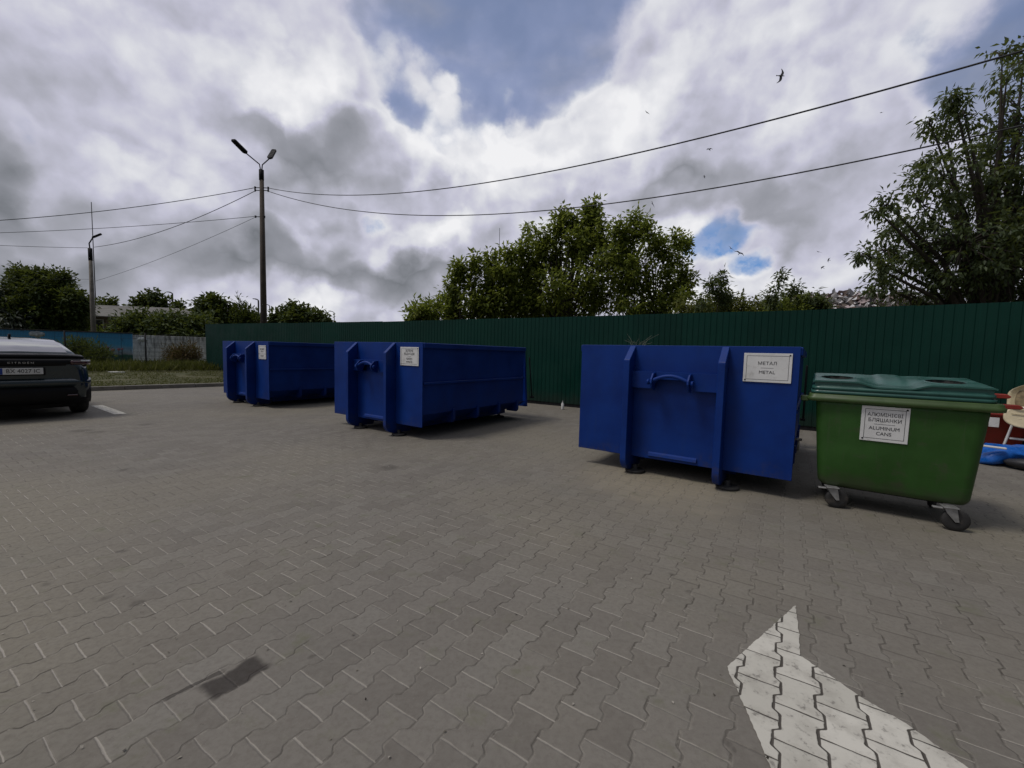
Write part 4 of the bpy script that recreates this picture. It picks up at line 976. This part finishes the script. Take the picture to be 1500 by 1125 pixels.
mast('far_lamp', 395, 448, 475, 58, .10, 'distant thin lamp post close on the right of the tall street lamp', 'lamp post', True, 'distant lamp posts')
mast('far_lamp', 489.5, 458, 475, 70, .10, 'smallest distant lamp post, above the fence between the skips', 'lamp post', True, 'distant lamp posts')
mast('steel_post', 1277.5, 418, 470, 15, .05, 'short dark post standing in front of the scrap heap', 'post')
def wire(A, B, sag, r, lab, n=40):
    A, B = Vector(A), Vector(B); pts = []
    for i in range(n + 1):
        s = i / n; p = A.lerp(B, s); p.z -= sag * 4 * s * (1 - s); pts.append(p - A)
    o = MB().tube(pts, r, 5).build('overhead_wire', M['wire']); o.location = A
    tag(o, lab, 'wire', 'overhead wires')
K = PB
wire(K + Vector((.33, 0, 9.38)), (8.48, 5.0, 5.83), 1.15, .015, 'upper dark cable running from the tall lamp to the right edge of the sky')
wire(K + Vector((.33, 0, 9.22)), (8.99, 7.0, 5.47), 1.40, .015, 'lower dark cable running from the tall lamp into the large tree')
wire(K + Vector((-.33, 0, 9.38)), atY(-160, 330, 19), .35, .016, 'uppermost wire running left from the tall lamp')
wire(K + Vector((-.33, 0, 9.22)), atY(138, 362, 31), .45, .016, 'wire slanting down from the tall lamp to the top of the slimmer pole')
wire(K + Vector((-.33, 0, 7.98)), atY(-160, 344, 21), .2, .012, 'thin faint wire crossing left below the uppermost wire')
wire(K + Vector((-.33, 0, 7.94)), atY(139, 412, 31), .2, .009, 'thin wire slanting down to the middle of the slimmer pole')
wire(atY(128, 363, 31), atY(-160, 350, 27), .1, .014, 'wire running left from the top of the slimmer pole')
wire(atY(134, 409, 31), atY(-160, 402, 27), .1, .008, 'faint wire running left from the middle of the slimmer pole')

# house
HM = paint('house_wall', (.17, .135, .115), .9, .2, 1.0); RM = paint('asbestos_roof', (.15, .145, .13), .9, .2, 1.5, dirt=(.06, .06, .05), dirt_amt=.6)
Yh = 44.0; hp0 = atY(150, 500, Yh); root = empty('house', (hp0.x, hp0.y, 0), math.radians(12), 'low brown house with a pale grey gable roof beyond the mural wall', 'house')
zr = atY(140, 448, Yh).z; ze = zr - 1.05
MB().prism([(-3.2, 0), (3.2, 0), (3.2, ze), (0, zr - .1), (-3.2, ze)], 'x', 0, 14, bev=.0).build('wall', HM, root)
rf = MB()
for s_ in (-1, 1): rf.prism([(0, zr), (0, zr + .09), (s_ * 3.9, ze - .16), (s_ * 3.9, ze - .25)], 'x', -.6, 14.5)
rf.build('roof', RM, root)
for x, y in ((.9, -3.2), (4.0, -3.2), (7.5, -3.2), (10.5, -3.2)):
    f = MB().box(x, x + 1.3, y - .05, y - .003, ze - 1.75, ze - .45, bev=.01).build('window', paint('window_frame', (.4, .4, .38), .6), root)
    MB().box(x + .1, x + 1.2, y - .06, y - .051, ze - 1.65, ze - .55).build('pane', M['black_plastic'], f)
f = MB().box(-.06, -.003, -1.6, .2, ze - 1.6, ze - .35, bev=.01).build('window', paint('dark_frame', (.02, .018, .016), .6), root)

# scrap heap
def heap():
    c0 = atY(1290, 452, 24); base = Vector((c0.x, c0.y, 0))
    root = empty('scrap_heap', base, 0, 'heap of pale and rusty scrap seen over the fence left of the large tree', 'heap')
    hz = lambda x, y: max(0, (atY(1290, 434, 24).z) * math.exp(-((x + .3) / 9.5) ** 4 - (y / 3.2) ** 2) + .35 * mnoise.noise(Vector((x * .6, y * .6, 2))) - .1)
    g = MB(); rows = []
    for i in range(44):
        x = -11 + 22 * i / 43; rows.append([(x, -5 + 10 * j / 23, hz(x, -5 + 10 * j / 23)) for j in range(24)])
    g.loft(rows, close=False); g.build('mound', paint('scrap_base', (.12, .10, .085), .95, .4, 3), root)
    mt, t, b = new_mat('scrap_bits'); a_ = t.n.new('ShaderNodeAttribute'); a_.attribute_name = 'rnd'
    t.put(t.ramp(a_.outputs['Fac'], [(0, (.55, .53, .52)), (.3, (.42, .34, .34)), (.5, (.10, .06, .045)), (.62, (.30, .30, .31)), (.76, (.14, .10, .08)), (.88, (.62, .62, .63))], 'CONSTANT'), b.inputs['Base Color']); b.inputs['Roughness'].default_value = .6
    rs = np.random.RandomState(6); n = 5200; P = np.array([(x, y, hz(x, y) + rs.uniform(-.05, .12)) for x, y in zip(rs.uniform(-10.5, 10.5, n), rs.uniform(-4, 2.5, n))])
    Dr = rs.normal(size=(n, 3)); Dr[:, 2] *= .4; Nn = rs.normal(size=(n, 3)) + np.array([0, -.6, 1.0])
    o = leaves_obj('scrap_pieces', P, Dr, Nn, .46, .34, mt, root, rs); o['kind'] = 'stuff'
heap()

# ------------------------------------------------------------------ birds
def bird_mesh():
    mb = MB(); rings = []
    for y, r in ((-.26, .004), (-.2, .03), (-.05, .062), (.1, .058), (.2, .036), (.25, .034), (.29, .02), (.34, .004)):
        rings.append([(r * math.cos(2 * PI * k / 8), y, r * .9 * math.sin(2 * PI * k / 8)) for k in range(8)])
    mb.loft(rings)
    for s in (-1, 1):
        top = []; bot = []
        for x, yl, yt, z in ((.03, .14, -.06, .02), (.22, .20, -.02, .07), (.40, .17, .0, .08), (.56, .04, -.07, .055), (.68, -.10, -.14, .03)):
            top += [(s * x, yl, z + .008), (s * x, yt, z)]; bot.append(0)
        V = [mb.bm.verts.new(v) for v in top]; V2 = [mb.bm.verts.new((v[0], v[1], v[2] - .012)) for v in top]
        for i in range(4):
            a1, b1, c1, d1 = 2 * i, 2 * i + 1, 2 * i + 3, 2 * i + 2
            mb.bm.faces.new((V[a1], V[b1], V[c1], V[d1])); mb.bm.faces.new((V2[a1], V2[d1], V2[c1], V2[b1]))
            mb.bm.faces.new((V[a1], V[d1], V2[d1], V2[a1])); mb.bm.faces.new((V[b1], V2[b1], V2[c1], V[c1]))
        mb.bm.faces.new((V[8], V[9], V2[9], V2[8]))
    for x0, x1 in ((-.05, .05),):
        mb.prism([(-.02, -.22), (.02, -.22), (.06, -.36), (-.06, -.36)], 'z', -.008, .006)
    return mb
bm0 = bird_mesh().build('gull', paint('gull_feathers', (.05, .05, .055), .8, .3))
BG = 'gulls circling in the sky'
birds = [(1143.5, 111, 40, (PI / 2 + .1, .0, -.3), 'largest gull, wings spread nearly upright, in front of the white clouds'), (948, 165, 95, (.3, .3, .5), 'tiny gull high up above the upper cable, left of the largest gull'),
         (1039, 219, 75, (.4, -.3, 2.0), 'small gull between the two cables'), (1032, 259, 120, (.2, .4, 1.0), 'faintest gull just above the lower cable'), (1291, 165, 110, (.3, -.4, .4), 'tiny gull between the upper cable and the large tree'),
         (956, 299, 70, (.8, .5, .9), 'small dark gull just below the lower cable beside the tallest tree'), (1071, 364, 62, (.5, .5, .3), 'gull in front of the small blue gap, left one of the pair'), (1083, 371, 62, (.5, -.5, 2.8), 'gull in front of the small blue gap, right one of the pair'),
         (1199, 369, 85, (.3, .2, .2), 'small gull nearest to the large tree, over the scrap heap'), (1205, 392, 80, (.7, -.5, .5), 'lowest gull over the scrap heap'), (1214, 381, 100, (.4, .6, 1.2), 'tiny gull just above the lowest gull')]
for i, (px, py, Yb, rot, lab) in enumerate(birds):
    o = bm0 if i == 0 else bm0.copy()
    if i: COL.objects.link(o)
    o.location = atY(px, py, Yb); o.rotation_euler = rot; tag(o, lab, 'gull', BG)
bm0.rotation_euler = (0, 0, 0)
gd = -Vector(ray(1143.5, 111)).normalized()
wing = (Vector(Uv) * .95 + Vector(Rv) * .32).normalized(); fwd = gd.cross(wing).normalized() * -1; upv = wing.cross(fwd)
bm0.rotation_euler = Matrix(((wing.x, fwd.x, upv.x), (wing.y, fwd.y, upv.y), (wing.z, fwd.z, upv.z))).to_euler()

# ------------------------------------------------------------------ car
CARP = paint('car_paint', (.016, .030, .036), .3, .06, 1.0, metal=.35, coat=1.0)
GLS, tg, bg_ = new_mat('car_glass'); bg_.inputs['Base Color'].default_value = (.012, .014, .015, 1); bg_.inputs['Roughness'].default_value = .06; bg_.inputs['Specular IOR Level'].default_value = 1.0; bg_.inputs['Coat Weight'].default_value = 1
M['chrome'] = paint('chrome', (.7, .7, .72), .2, .05, metal=.9)
M['tail_red'] = paint('tail_red', (.045, .003, .004), .15, .1, coat=1.0); M['tail_clear'] = paint('tail_clear', (.55, .56, .58), .15, .1, coat=1.0)
def make_car():
    rt = Vector((-8.25, 8.27)); v = Vector((PV[0], PV[1])); hd_ = Vector((-PU[0], -PU[1])); W2 = .93
    c = rt - v * W2
    root = empty('parked_car', (c.x + .09, c.y + .02, 0), math.atan2(hd_.y, hd_.x) - PI / 2 - math.radians(3.5), 'dark teal grey car parked with its tail towards the paving, plate BX 4027 IC', 'car')
    # local frame: +y is forward, +x is the right-hand flank
    # body lower: stations (y, half width, sill z, deck z)
    ST = [(.0, .74, .42, 1.00), (.03, .82, .34, 1.04), (.10, .875, .30, 1.07), (.25, .905, .28, 1.09), (.55, .925, .25, 1.08), (1.0, .93, .22, 1.05), (1.8, .93, .20, 1.01), (2.8, .93, .20, .98), (3.5, .925, .20, .96), (4.1, .91, .22, .90), (4.5, .87, .24, .84), (4.7, .78, .28, .76), (4.78, .66, .34, .66)]
    rings = []
    for y, w, s, d in ST:
        half = [(w * .80, s), (w * .96, s + .06), (w, s + (d - s) * .35), (w * .995, s + (d - s) * .55), (w * .965, s + (d - s) * .82), (w * .91, d - .02), (w * .80, d), (w * .4, d + .01)]
        ring = [(x, y, z) for x, z in half] + [(-x, y, z) for x, z in half[::-1]]
        rings.append(ring)
    MB().loft(rings).build('body', CARP, root)
    # greenhouse
    GH = [(.30, .70, .83, 1.10, 1.20), (.62, .665, .85, 1.09, 1.315), (1.05, .63, .865, 1.07, 1.425), (1.6, .62, .87, 1.05, 1.485), (2.3, .62, .87, 1.03, 1.495), (2.9, .60, .86, 1.0, 1.45), (3.3, .63, .84, .98, 1.28), (3.75, .70, .80, .95, 1.0)]
    rings = []
    for y, wt, wb, zb, ztp in GH:
        half = [(wb, zb - .03), (wt + (wb - wt) * .25, zb + (ztp - zb) * .72), (wt, ztp - .03), (wt * .85, ztp - .004), (wt * .4, ztp + .008)]
        rings.append([(x, y, z) for x, z in half] + [(-x, y, z) for x, z in half[::-1]])
    MB().loft(rings).build('roof', CARP, root)
    # rear window laid on the slope
    def surf(y, f):
        for a1, b1 in zip(GH, GH[1:]):
            if a1[0] <= y <= b1[0]:
                q = (y - a1[0]) / (b1[0] - a1[0]); wt = a1[1] * (1 - q) + b1[1] * q; zt_ = a1[4] * (1 - q) + b1[4] * q
                x = f * wt * .9; return (x, y, zt_ - .004 + .012 * (1 - abs(f)) + .006)
    rw = MB(); rows = [[surf(.36 + (.95) * i / 9, -1 + 2 * j / 14) for j in range(15)] for i in range(10)]
    rw.loft(rows, close=False); rw.build('rear_window', GLS, root)
    for sx in (-1, 1):
        for y0, y1, nm in ((.75, 1.75, 'side_window'), (1.83, 2.9, 'side_window')):
            sw = MB(); rows = []
            for i in range(8):
                y = y0 + (y1 - y0) * i / 7
                for a1, b1 in zip(GH, GH[1:]):
                    if a1[0] <= y <= b1[0]:
                        q = (y - a1[0]) / (b1[0] - a1[0]); L_ = [a1[k] * (1 - q) + b1[k] * q for k in range(5)]
                _, wt, wb, zb, zt_ = L_
                xm, zm = wt + (wb - wt) * .25, zb + (zt_ - zb) * .72
                lo = (wb + (xm - wb) * .12 + .006, zb - .03 + (zm - zb + .03) * .12); hi = (xm + .006, zm)
                rows.append([(sx * lo[0], y, lo[1]), (sx * hi[0], y, hi[1])])
            sw.loft(rows, close=False); sw.build(nm, GLS, root)
    # spoiler / black tail panel
    sp = MB(); rings = []
    for x in [-.82 + 1.64 * i / 16 for i in range(17)]:
        k = 1 - abs(x / .84) ** 4; y0 = .05 + .10 * (1 - k)
        rings.append([(x, y0 - .015, 1.175 - .03 * (1 - k)), (x, y0 + .25, 1.205 - .03 * (1 - k)), (x, y0 + .3, 1.12), (x, y0 + .0, 1.12 - .01)])
    sp.loft(rings); sp.build('spoiler', M['black_plastic'], root)
    tp = MB(); rings = []
    for x in [-.84 + 1.68 * i / 16 for i in range(17)]:
        k = 1 - abs(x / .86) ** 4; y0 = -.012 + .085 * (1 - k)
        rings.append([(x, y0 + .02, 1.108), (x, y0, 1.07), (x, y0 - .004, .985), (x, y0 + .03, .965), (x, y0 + .2, .965), (x, y0 + .2, 1.108)])
    tp.loft(rings); tpo = tp.build('tail_panel', M['black_plastic'], root)
    def curve_y(x): return -.012 + .085 * abs(x / .86) ** 4
    for s in (-1, 1):
        tl = MB(); rings = []
        for i in range(9):
            x = s * (.62 + .30 * i / 8); y0 = curve_y(x) - .012 + max(0, (i - 5)) ** 2 * .013
            rings.append([(x, y0, 1.075), (x, y0 - .008, 1.045), (x, y0, 1.0), (x, y0 + .1, 1.0), (x, y0 + .1, 1.075)])
        tl.loft(rings); t_ = tl.build('tail_light', M['tail_red'], root)
        wl = MB(); rings = []
        for i in range(6):
            x = s * (.76 + .145 * i / 5); y0 = curve_y(x) - .018 + max(0, (i - 3)) ** 2 * .014
            rings.append([(x, y0, 1.088), (x, y0 - .004, 1.074), (x, y0, 1.06), (x, y0 + .05, 1.06), (x, y0 + .05, 1.088)])
        wl.loft(rings); wl.build('lamp_strip', M['tail_clear'], t_)
    lettering('badge_lettering', [('C I T R O Ë N', .042, 0, 1.25)], M['chrome'], root, .0, 1.037, curve_y(0) - .006, extrude=.003)
    lettering('model_badge', [('C5 X', .05, 0, 1.1)], M['chrome'], root, .60, .885, .005, extrude=.003)
    # bumper with crease and black lower part
    bp = MB(); rings = []
    for x in [-.9 + 1.8 * i / 24 for i in range(25)]:
        k = abs(x / .92) ** 5; y0 = -.055 + .18 * k
        rings.append([(x, y0 + .035, .75), (x, y0, .70), (x, y0 - .02, .66), (x, y0 + .012, .635), (x, y0 + .02, .60), (x, y0 + .2, .60), (x, y0 + .2, .75)])
    bp.loft(rings); bp.build('bumper', CARP, root)
    lb = MB(); rings = []
    for x in [-.9 + 1.8 * i / 24 for i in range(25)]:
        k = abs(x / .92) ** 5; y0 = -.05 + .18 * k
        rings.append([(x, y0 + .02, .605), (x, y0 + .0, .5), (x, y0 + .02, .36), (x, y0 + .1, .27), (x, y0 + .45, .25), (x, y0 + .45, .605)])
    lb.loft(rings); lo = lb.build('lower_bumper', M['black_plastic'], root)
    for s in (-1, 1): MB().box(s * .62 - .07, s * .62 + .07, -.06, -.03, .42, .445, bev=.005).build('reflector', M['tail_red'], lo)
    bs = MB().box(-.29, .29, -.045, .02, .815, .96, bev=.01).build('plate_recess', M['black_plastic'], root)
    pl = MB().box(-.26, .26, -.053, -.045, .835, .947, bev=.003).build('number_plate', M['white_sign'], root)
    MB().box(-.258, -.215, -.0545, -.053, .837, .945).build('plate_band', paint('plate_blue', (.01, .05, .3), .5), pl)
    lettering('plate_lettering', [('BX 4027 IC', .098, 0, .86)], M['black_ink'], pl, .022, .89, -.0545)
    MB().prism([(1.62, 1.485), (1.50, 1.50), (1.50, 1.555), (1.535, 1.56), (1.68, 1.505), (1.70, 1.485)], 'x', -.018, .018, bev=.006).build('antenna_fin', M['black_plastic'], root)
    for s in (-1, 1):
        MB().box(s * 1.0 - .09, s * 1.0 + .09, 2.75, 2.9, .97, 1.1, bev=.03, seg=2).build('mirror', M['black_plastic'], root)
        for y in (.93, 3.72):
            w = MB().lathe([(.22, -.115), (.32, -.115), (.345, -.085), (.345, .085), (.32, .115), (.22, .115)], (s * .83, y, .345), 'x', 32).build('wheel', M['black_rubber'], root)
            MB().lathe([(.001, s * .10), (.08, s * .108), (.22, s * .09), (.22, -s * .09), (.001, -s * .09)], (s * .83, y, .345), 'x', 20).build('rim', M['zinc'], w)
    MB().box(-.7, .7, .3, 4.4, .18, .3).build('underbody', M['black_plastic'], root)
    return root
make_car()

# ------------------------------------------------------------------ clutter at the right edge
def clutter():
    M['cream'] = paint('cream_plastic', (.62, .53, .34), .4, .1, 5, dirt=(.4, .33, .2), dirt_amt=.4)
    M['brown_fabric'] = paint('brown_fabric', (.22, .17, .10), .9, .3, 20)
    M['white_plastic'] = paint('white_plastic', (.7, .7, .68), .4, .08)
    M['bag_blue'] = paint('bag_blue', (.006, .10, .42), .28, .25, 6, bump=.5, bscale=9)
    p = atY(1462, 640, 6.85)
    root = empty('red_bin', (p.x, p.y, 0), -.62, 'red plastic box with a white label behind the green wheeled bin', 'box')
    tb = MB(); rings = [rrect(-.2 - g, .2 + g, -.16 - g, .16 + g, z, .05) for z, g in ((0, 0), (.02, .01), (.62, .06), (.62, .075), (.68, .075), (.685, .06))]
    tb.loft(rings); tb.build('tub', M['red_plastic'], root)
    s = MB().box(-.17, -.06, -.235, -.222, .45, .60).build('label_sheet', M['white_sign'], root)
    # child's high chair
    p = atY(1509, 600, 6.5)
    root = empty('high_chair', (p.x, p.y, 0), -.75, 'cream plastic high chair with brown padding and a rounded tray at the right edge', 'high chair')
    sh = MB(); rows = []
    for i in range(13):
        v = i / 12; z = .68 + .46 * v; hw = .235 * (1 - max(0, (v - .62) / .38) ** 2.2 * .75); r = []
        for j in range(11):
            u = -1 + 2 * j / 10; r.append((u * hw, .10 - .09 * u * u + .06 * v, z))
        rows.append(r)
    back = [[(x, y + .035, z) for x, y, z in r] for r in rows]
    for k in range(12):
        pass
    ring = [r + b[::-1] for r, b in zip(rows, back)]
    sh.loft(ring); sh.build('backrest', M['cream'], root)
    pd = MB(); rings = []
    for i in range(9):
        v = i / 8; k = math.sin(PI * min(1, max(0, .08 + v * .84))); z = .76 + .28 * v
        rings.append([(q * .16 * (.55 + .45 * k), .075 + .05 * v - .03 * k * (1 - abs(q)) - .008, z) for q in (-1, -.6, -.2, .2, .6, 1)] + [(q * .16 * (.55 + .45 * k), .13 + .05 * v, z) for q in (1, -1)])
    pd.loft(rings); pd.build('padding', M['brown_fabric'], root)
    MB().loft([rrect(-.22, .22, -.2, .16, z, .08) for z in (.60, .66, .69)]).build('seat', M['cream'], root)
    # the tray is folded down so its face shows
    tr = MB(); rings = []
    for y, s_ in ((0, .97), (-.012, 1.0), (-.03, 1.0), (-.04, .93), (-.034, .86)):
        rings.append([(.30 * s_ * math.copysign(abs(math.cos(a)) ** .8, math.cos(a)), -.30 + y + .05 * math.sin(a), .66 + .165 * s_ * math.copysign(abs(math.sin(a)) ** .85, math.sin(a))) for a in [2 * PI * k / 40 for k in range(40)]])
    tr.loft(rings); t_ = tr.build('tray', M['cream'], root)
    MB().torus((-.13, -.34, .59), .042, .007, Matrix.Rotation(PI / 2, 3, 'X')).build('cup_ring', M['cream'], t_)
    MB().tube([(-.22, -.338, .71), (-.08, -.342, .70), (.02, -.342, .675), (.14, -.342, .665), (.25, -.338, .69)], .007).build('tray_ridge', M['cream'], t_)
    MB().tube([(-.2, -.1, .7), (-.22, -.3, .79), (-.16, -.33, .80), (.16, -.33, .80), (.22, -.3, .79), (.2, -.1, .7)], .014).build('arm_bar', M['white_plastic'], root)
    for x, y in ((-.2, -.16), (.2, -.16), (-.2, .14), (.2, .14)):
        MB().tube([(x * .8, y * .8, .61), (x * 1.45, y * 1.5, .0)], .016, 8).build('leg', M['white_plastic'], root)
    MB().box(-.2, .2, -.23, -.12, .3, .325, bev=.01).build('footrest', M['white_plastic'], root)
    # blue sack lying in front
    p = at(1475, 676); sp_ = at(1503, 683); bmx = MB(); rr_ = 28
    rings = []
    for i in range(19):
        u = -1 + 2 * i / 18; w = max(.02, (1 - abs(u) ** 2.6)) ** .5; ring = []
        for j in range(rr_):
            a = 2 * PI * j / rr_; y = math.cos(a) * .22 * w; z = max(0, (.5 + .5 * math.sin(a))) ** .8 * .29 * w * (1 - .25 * u)
            nzv = mnoise.noise(Vector((u * 3.1, y * 6, z * 6))) * .05 + mnoise.noise(Vector((u * 9, y * 14, z * 14))) * .022
            ring.append((u * .62 + nzv * .4, y + nzv, max(.002, z + nzv * (z > .02))))
        rings.append(ring)
    bmx.loft(rings); o = bmx.build('blue_sack', M['bag_blue']); o.location = (sp_.x, sp_.y, 0); o.rotation_euler = (0, 0, -.2)
    tag(o, 'crumpled blue plastic sack lying on the paving below the high chair', 'sack')
    p = at(1446, 655, .27); root = MB().box(-.13, .13, -.03, .03, -.012, .012, bev=.006).build('white_strip', M['white_plastic']); root.location = (p.x + .08, p.y, .275); root.rotation_euler = (0, .04, -.62)
    tag(root, 'thin white strip lying on the blue sack beside the green bin', 'strip')
    p = at(1504, 691); o = MB().loft([[(.11 * w * math.cos(2 * PI * k / 14), y, .085 + (.085 * w) * math.sin(2 * PI * k / 14)) for k in range(14)] for y, w in ((-.2, .3), (-.17, .8), (-.05, 1), (.08, .85), (.2, .55), (.24, .2))]).build('shoe_bag', paint('dark_bag', (.02, .02, .022), .5))
    o.location = (p.x + .06, p.y + .02, 0); o.rotation_euler = (0, 0, .5); tag(o, 'small dark bundle in front of the blue sack at the right edge', 'bundle')
    p = at(824, 600); root = empty('white_bottle', (p.x, p.y, 0), 0, 'small white bottle standing at the foot of the green fence', 'bottle')
    MB().lathe([(.001, 0), (.035, 0), (.038, .02), (.038, .15), (.015, .19), (.015, .2), (.001, .2)], (0, 0, 0), 'z', 14).build('body', M['white_plastic'], root)
    MB().lathe([(.001, .2), (.018, .2), (.018, .225), (.001, .225)], (0, 0, 0), 'z', 12).build('cap', M['zinc'], root)
clutter()

# loose grit on the paving
def grit():
    rs = np.random.RandomState(12); n = 900; X = rs.uniform(-9, 7, n); Yy = 1.2 + 10 * rs.random(n) ** 1.4
    P = np.stack([X, Yy, np.full(n, .003)], 1); Dr = rs.normal(size=(n, 3)); Dr[:, 2] = .25 * abs(Dr[:, 2]); Nn = rs.normal(size=(n, 3)) * .3 + np.array([0, 0, 1.])
    mt, t, b = new_mat('grit'); a_ = t.n.new('ShaderNodeAttribute'); a_.attribute_name = 'rnd'
    t.put(t.ramp(a_.outputs['Fac'], [(0, (.05, .04, .03)), (.5, (.14, .12, .08)), (.8, (.32, .29, .24))]), b.inputs['Base Color'])
    o = leaves_obj('loose_grit', P, Dr, Nn, .014, .009, mt, None, rs); tag(o, 'scattered grit and dry leaf crumbs on the pavers', 'grit', kind='stuff')
grit()
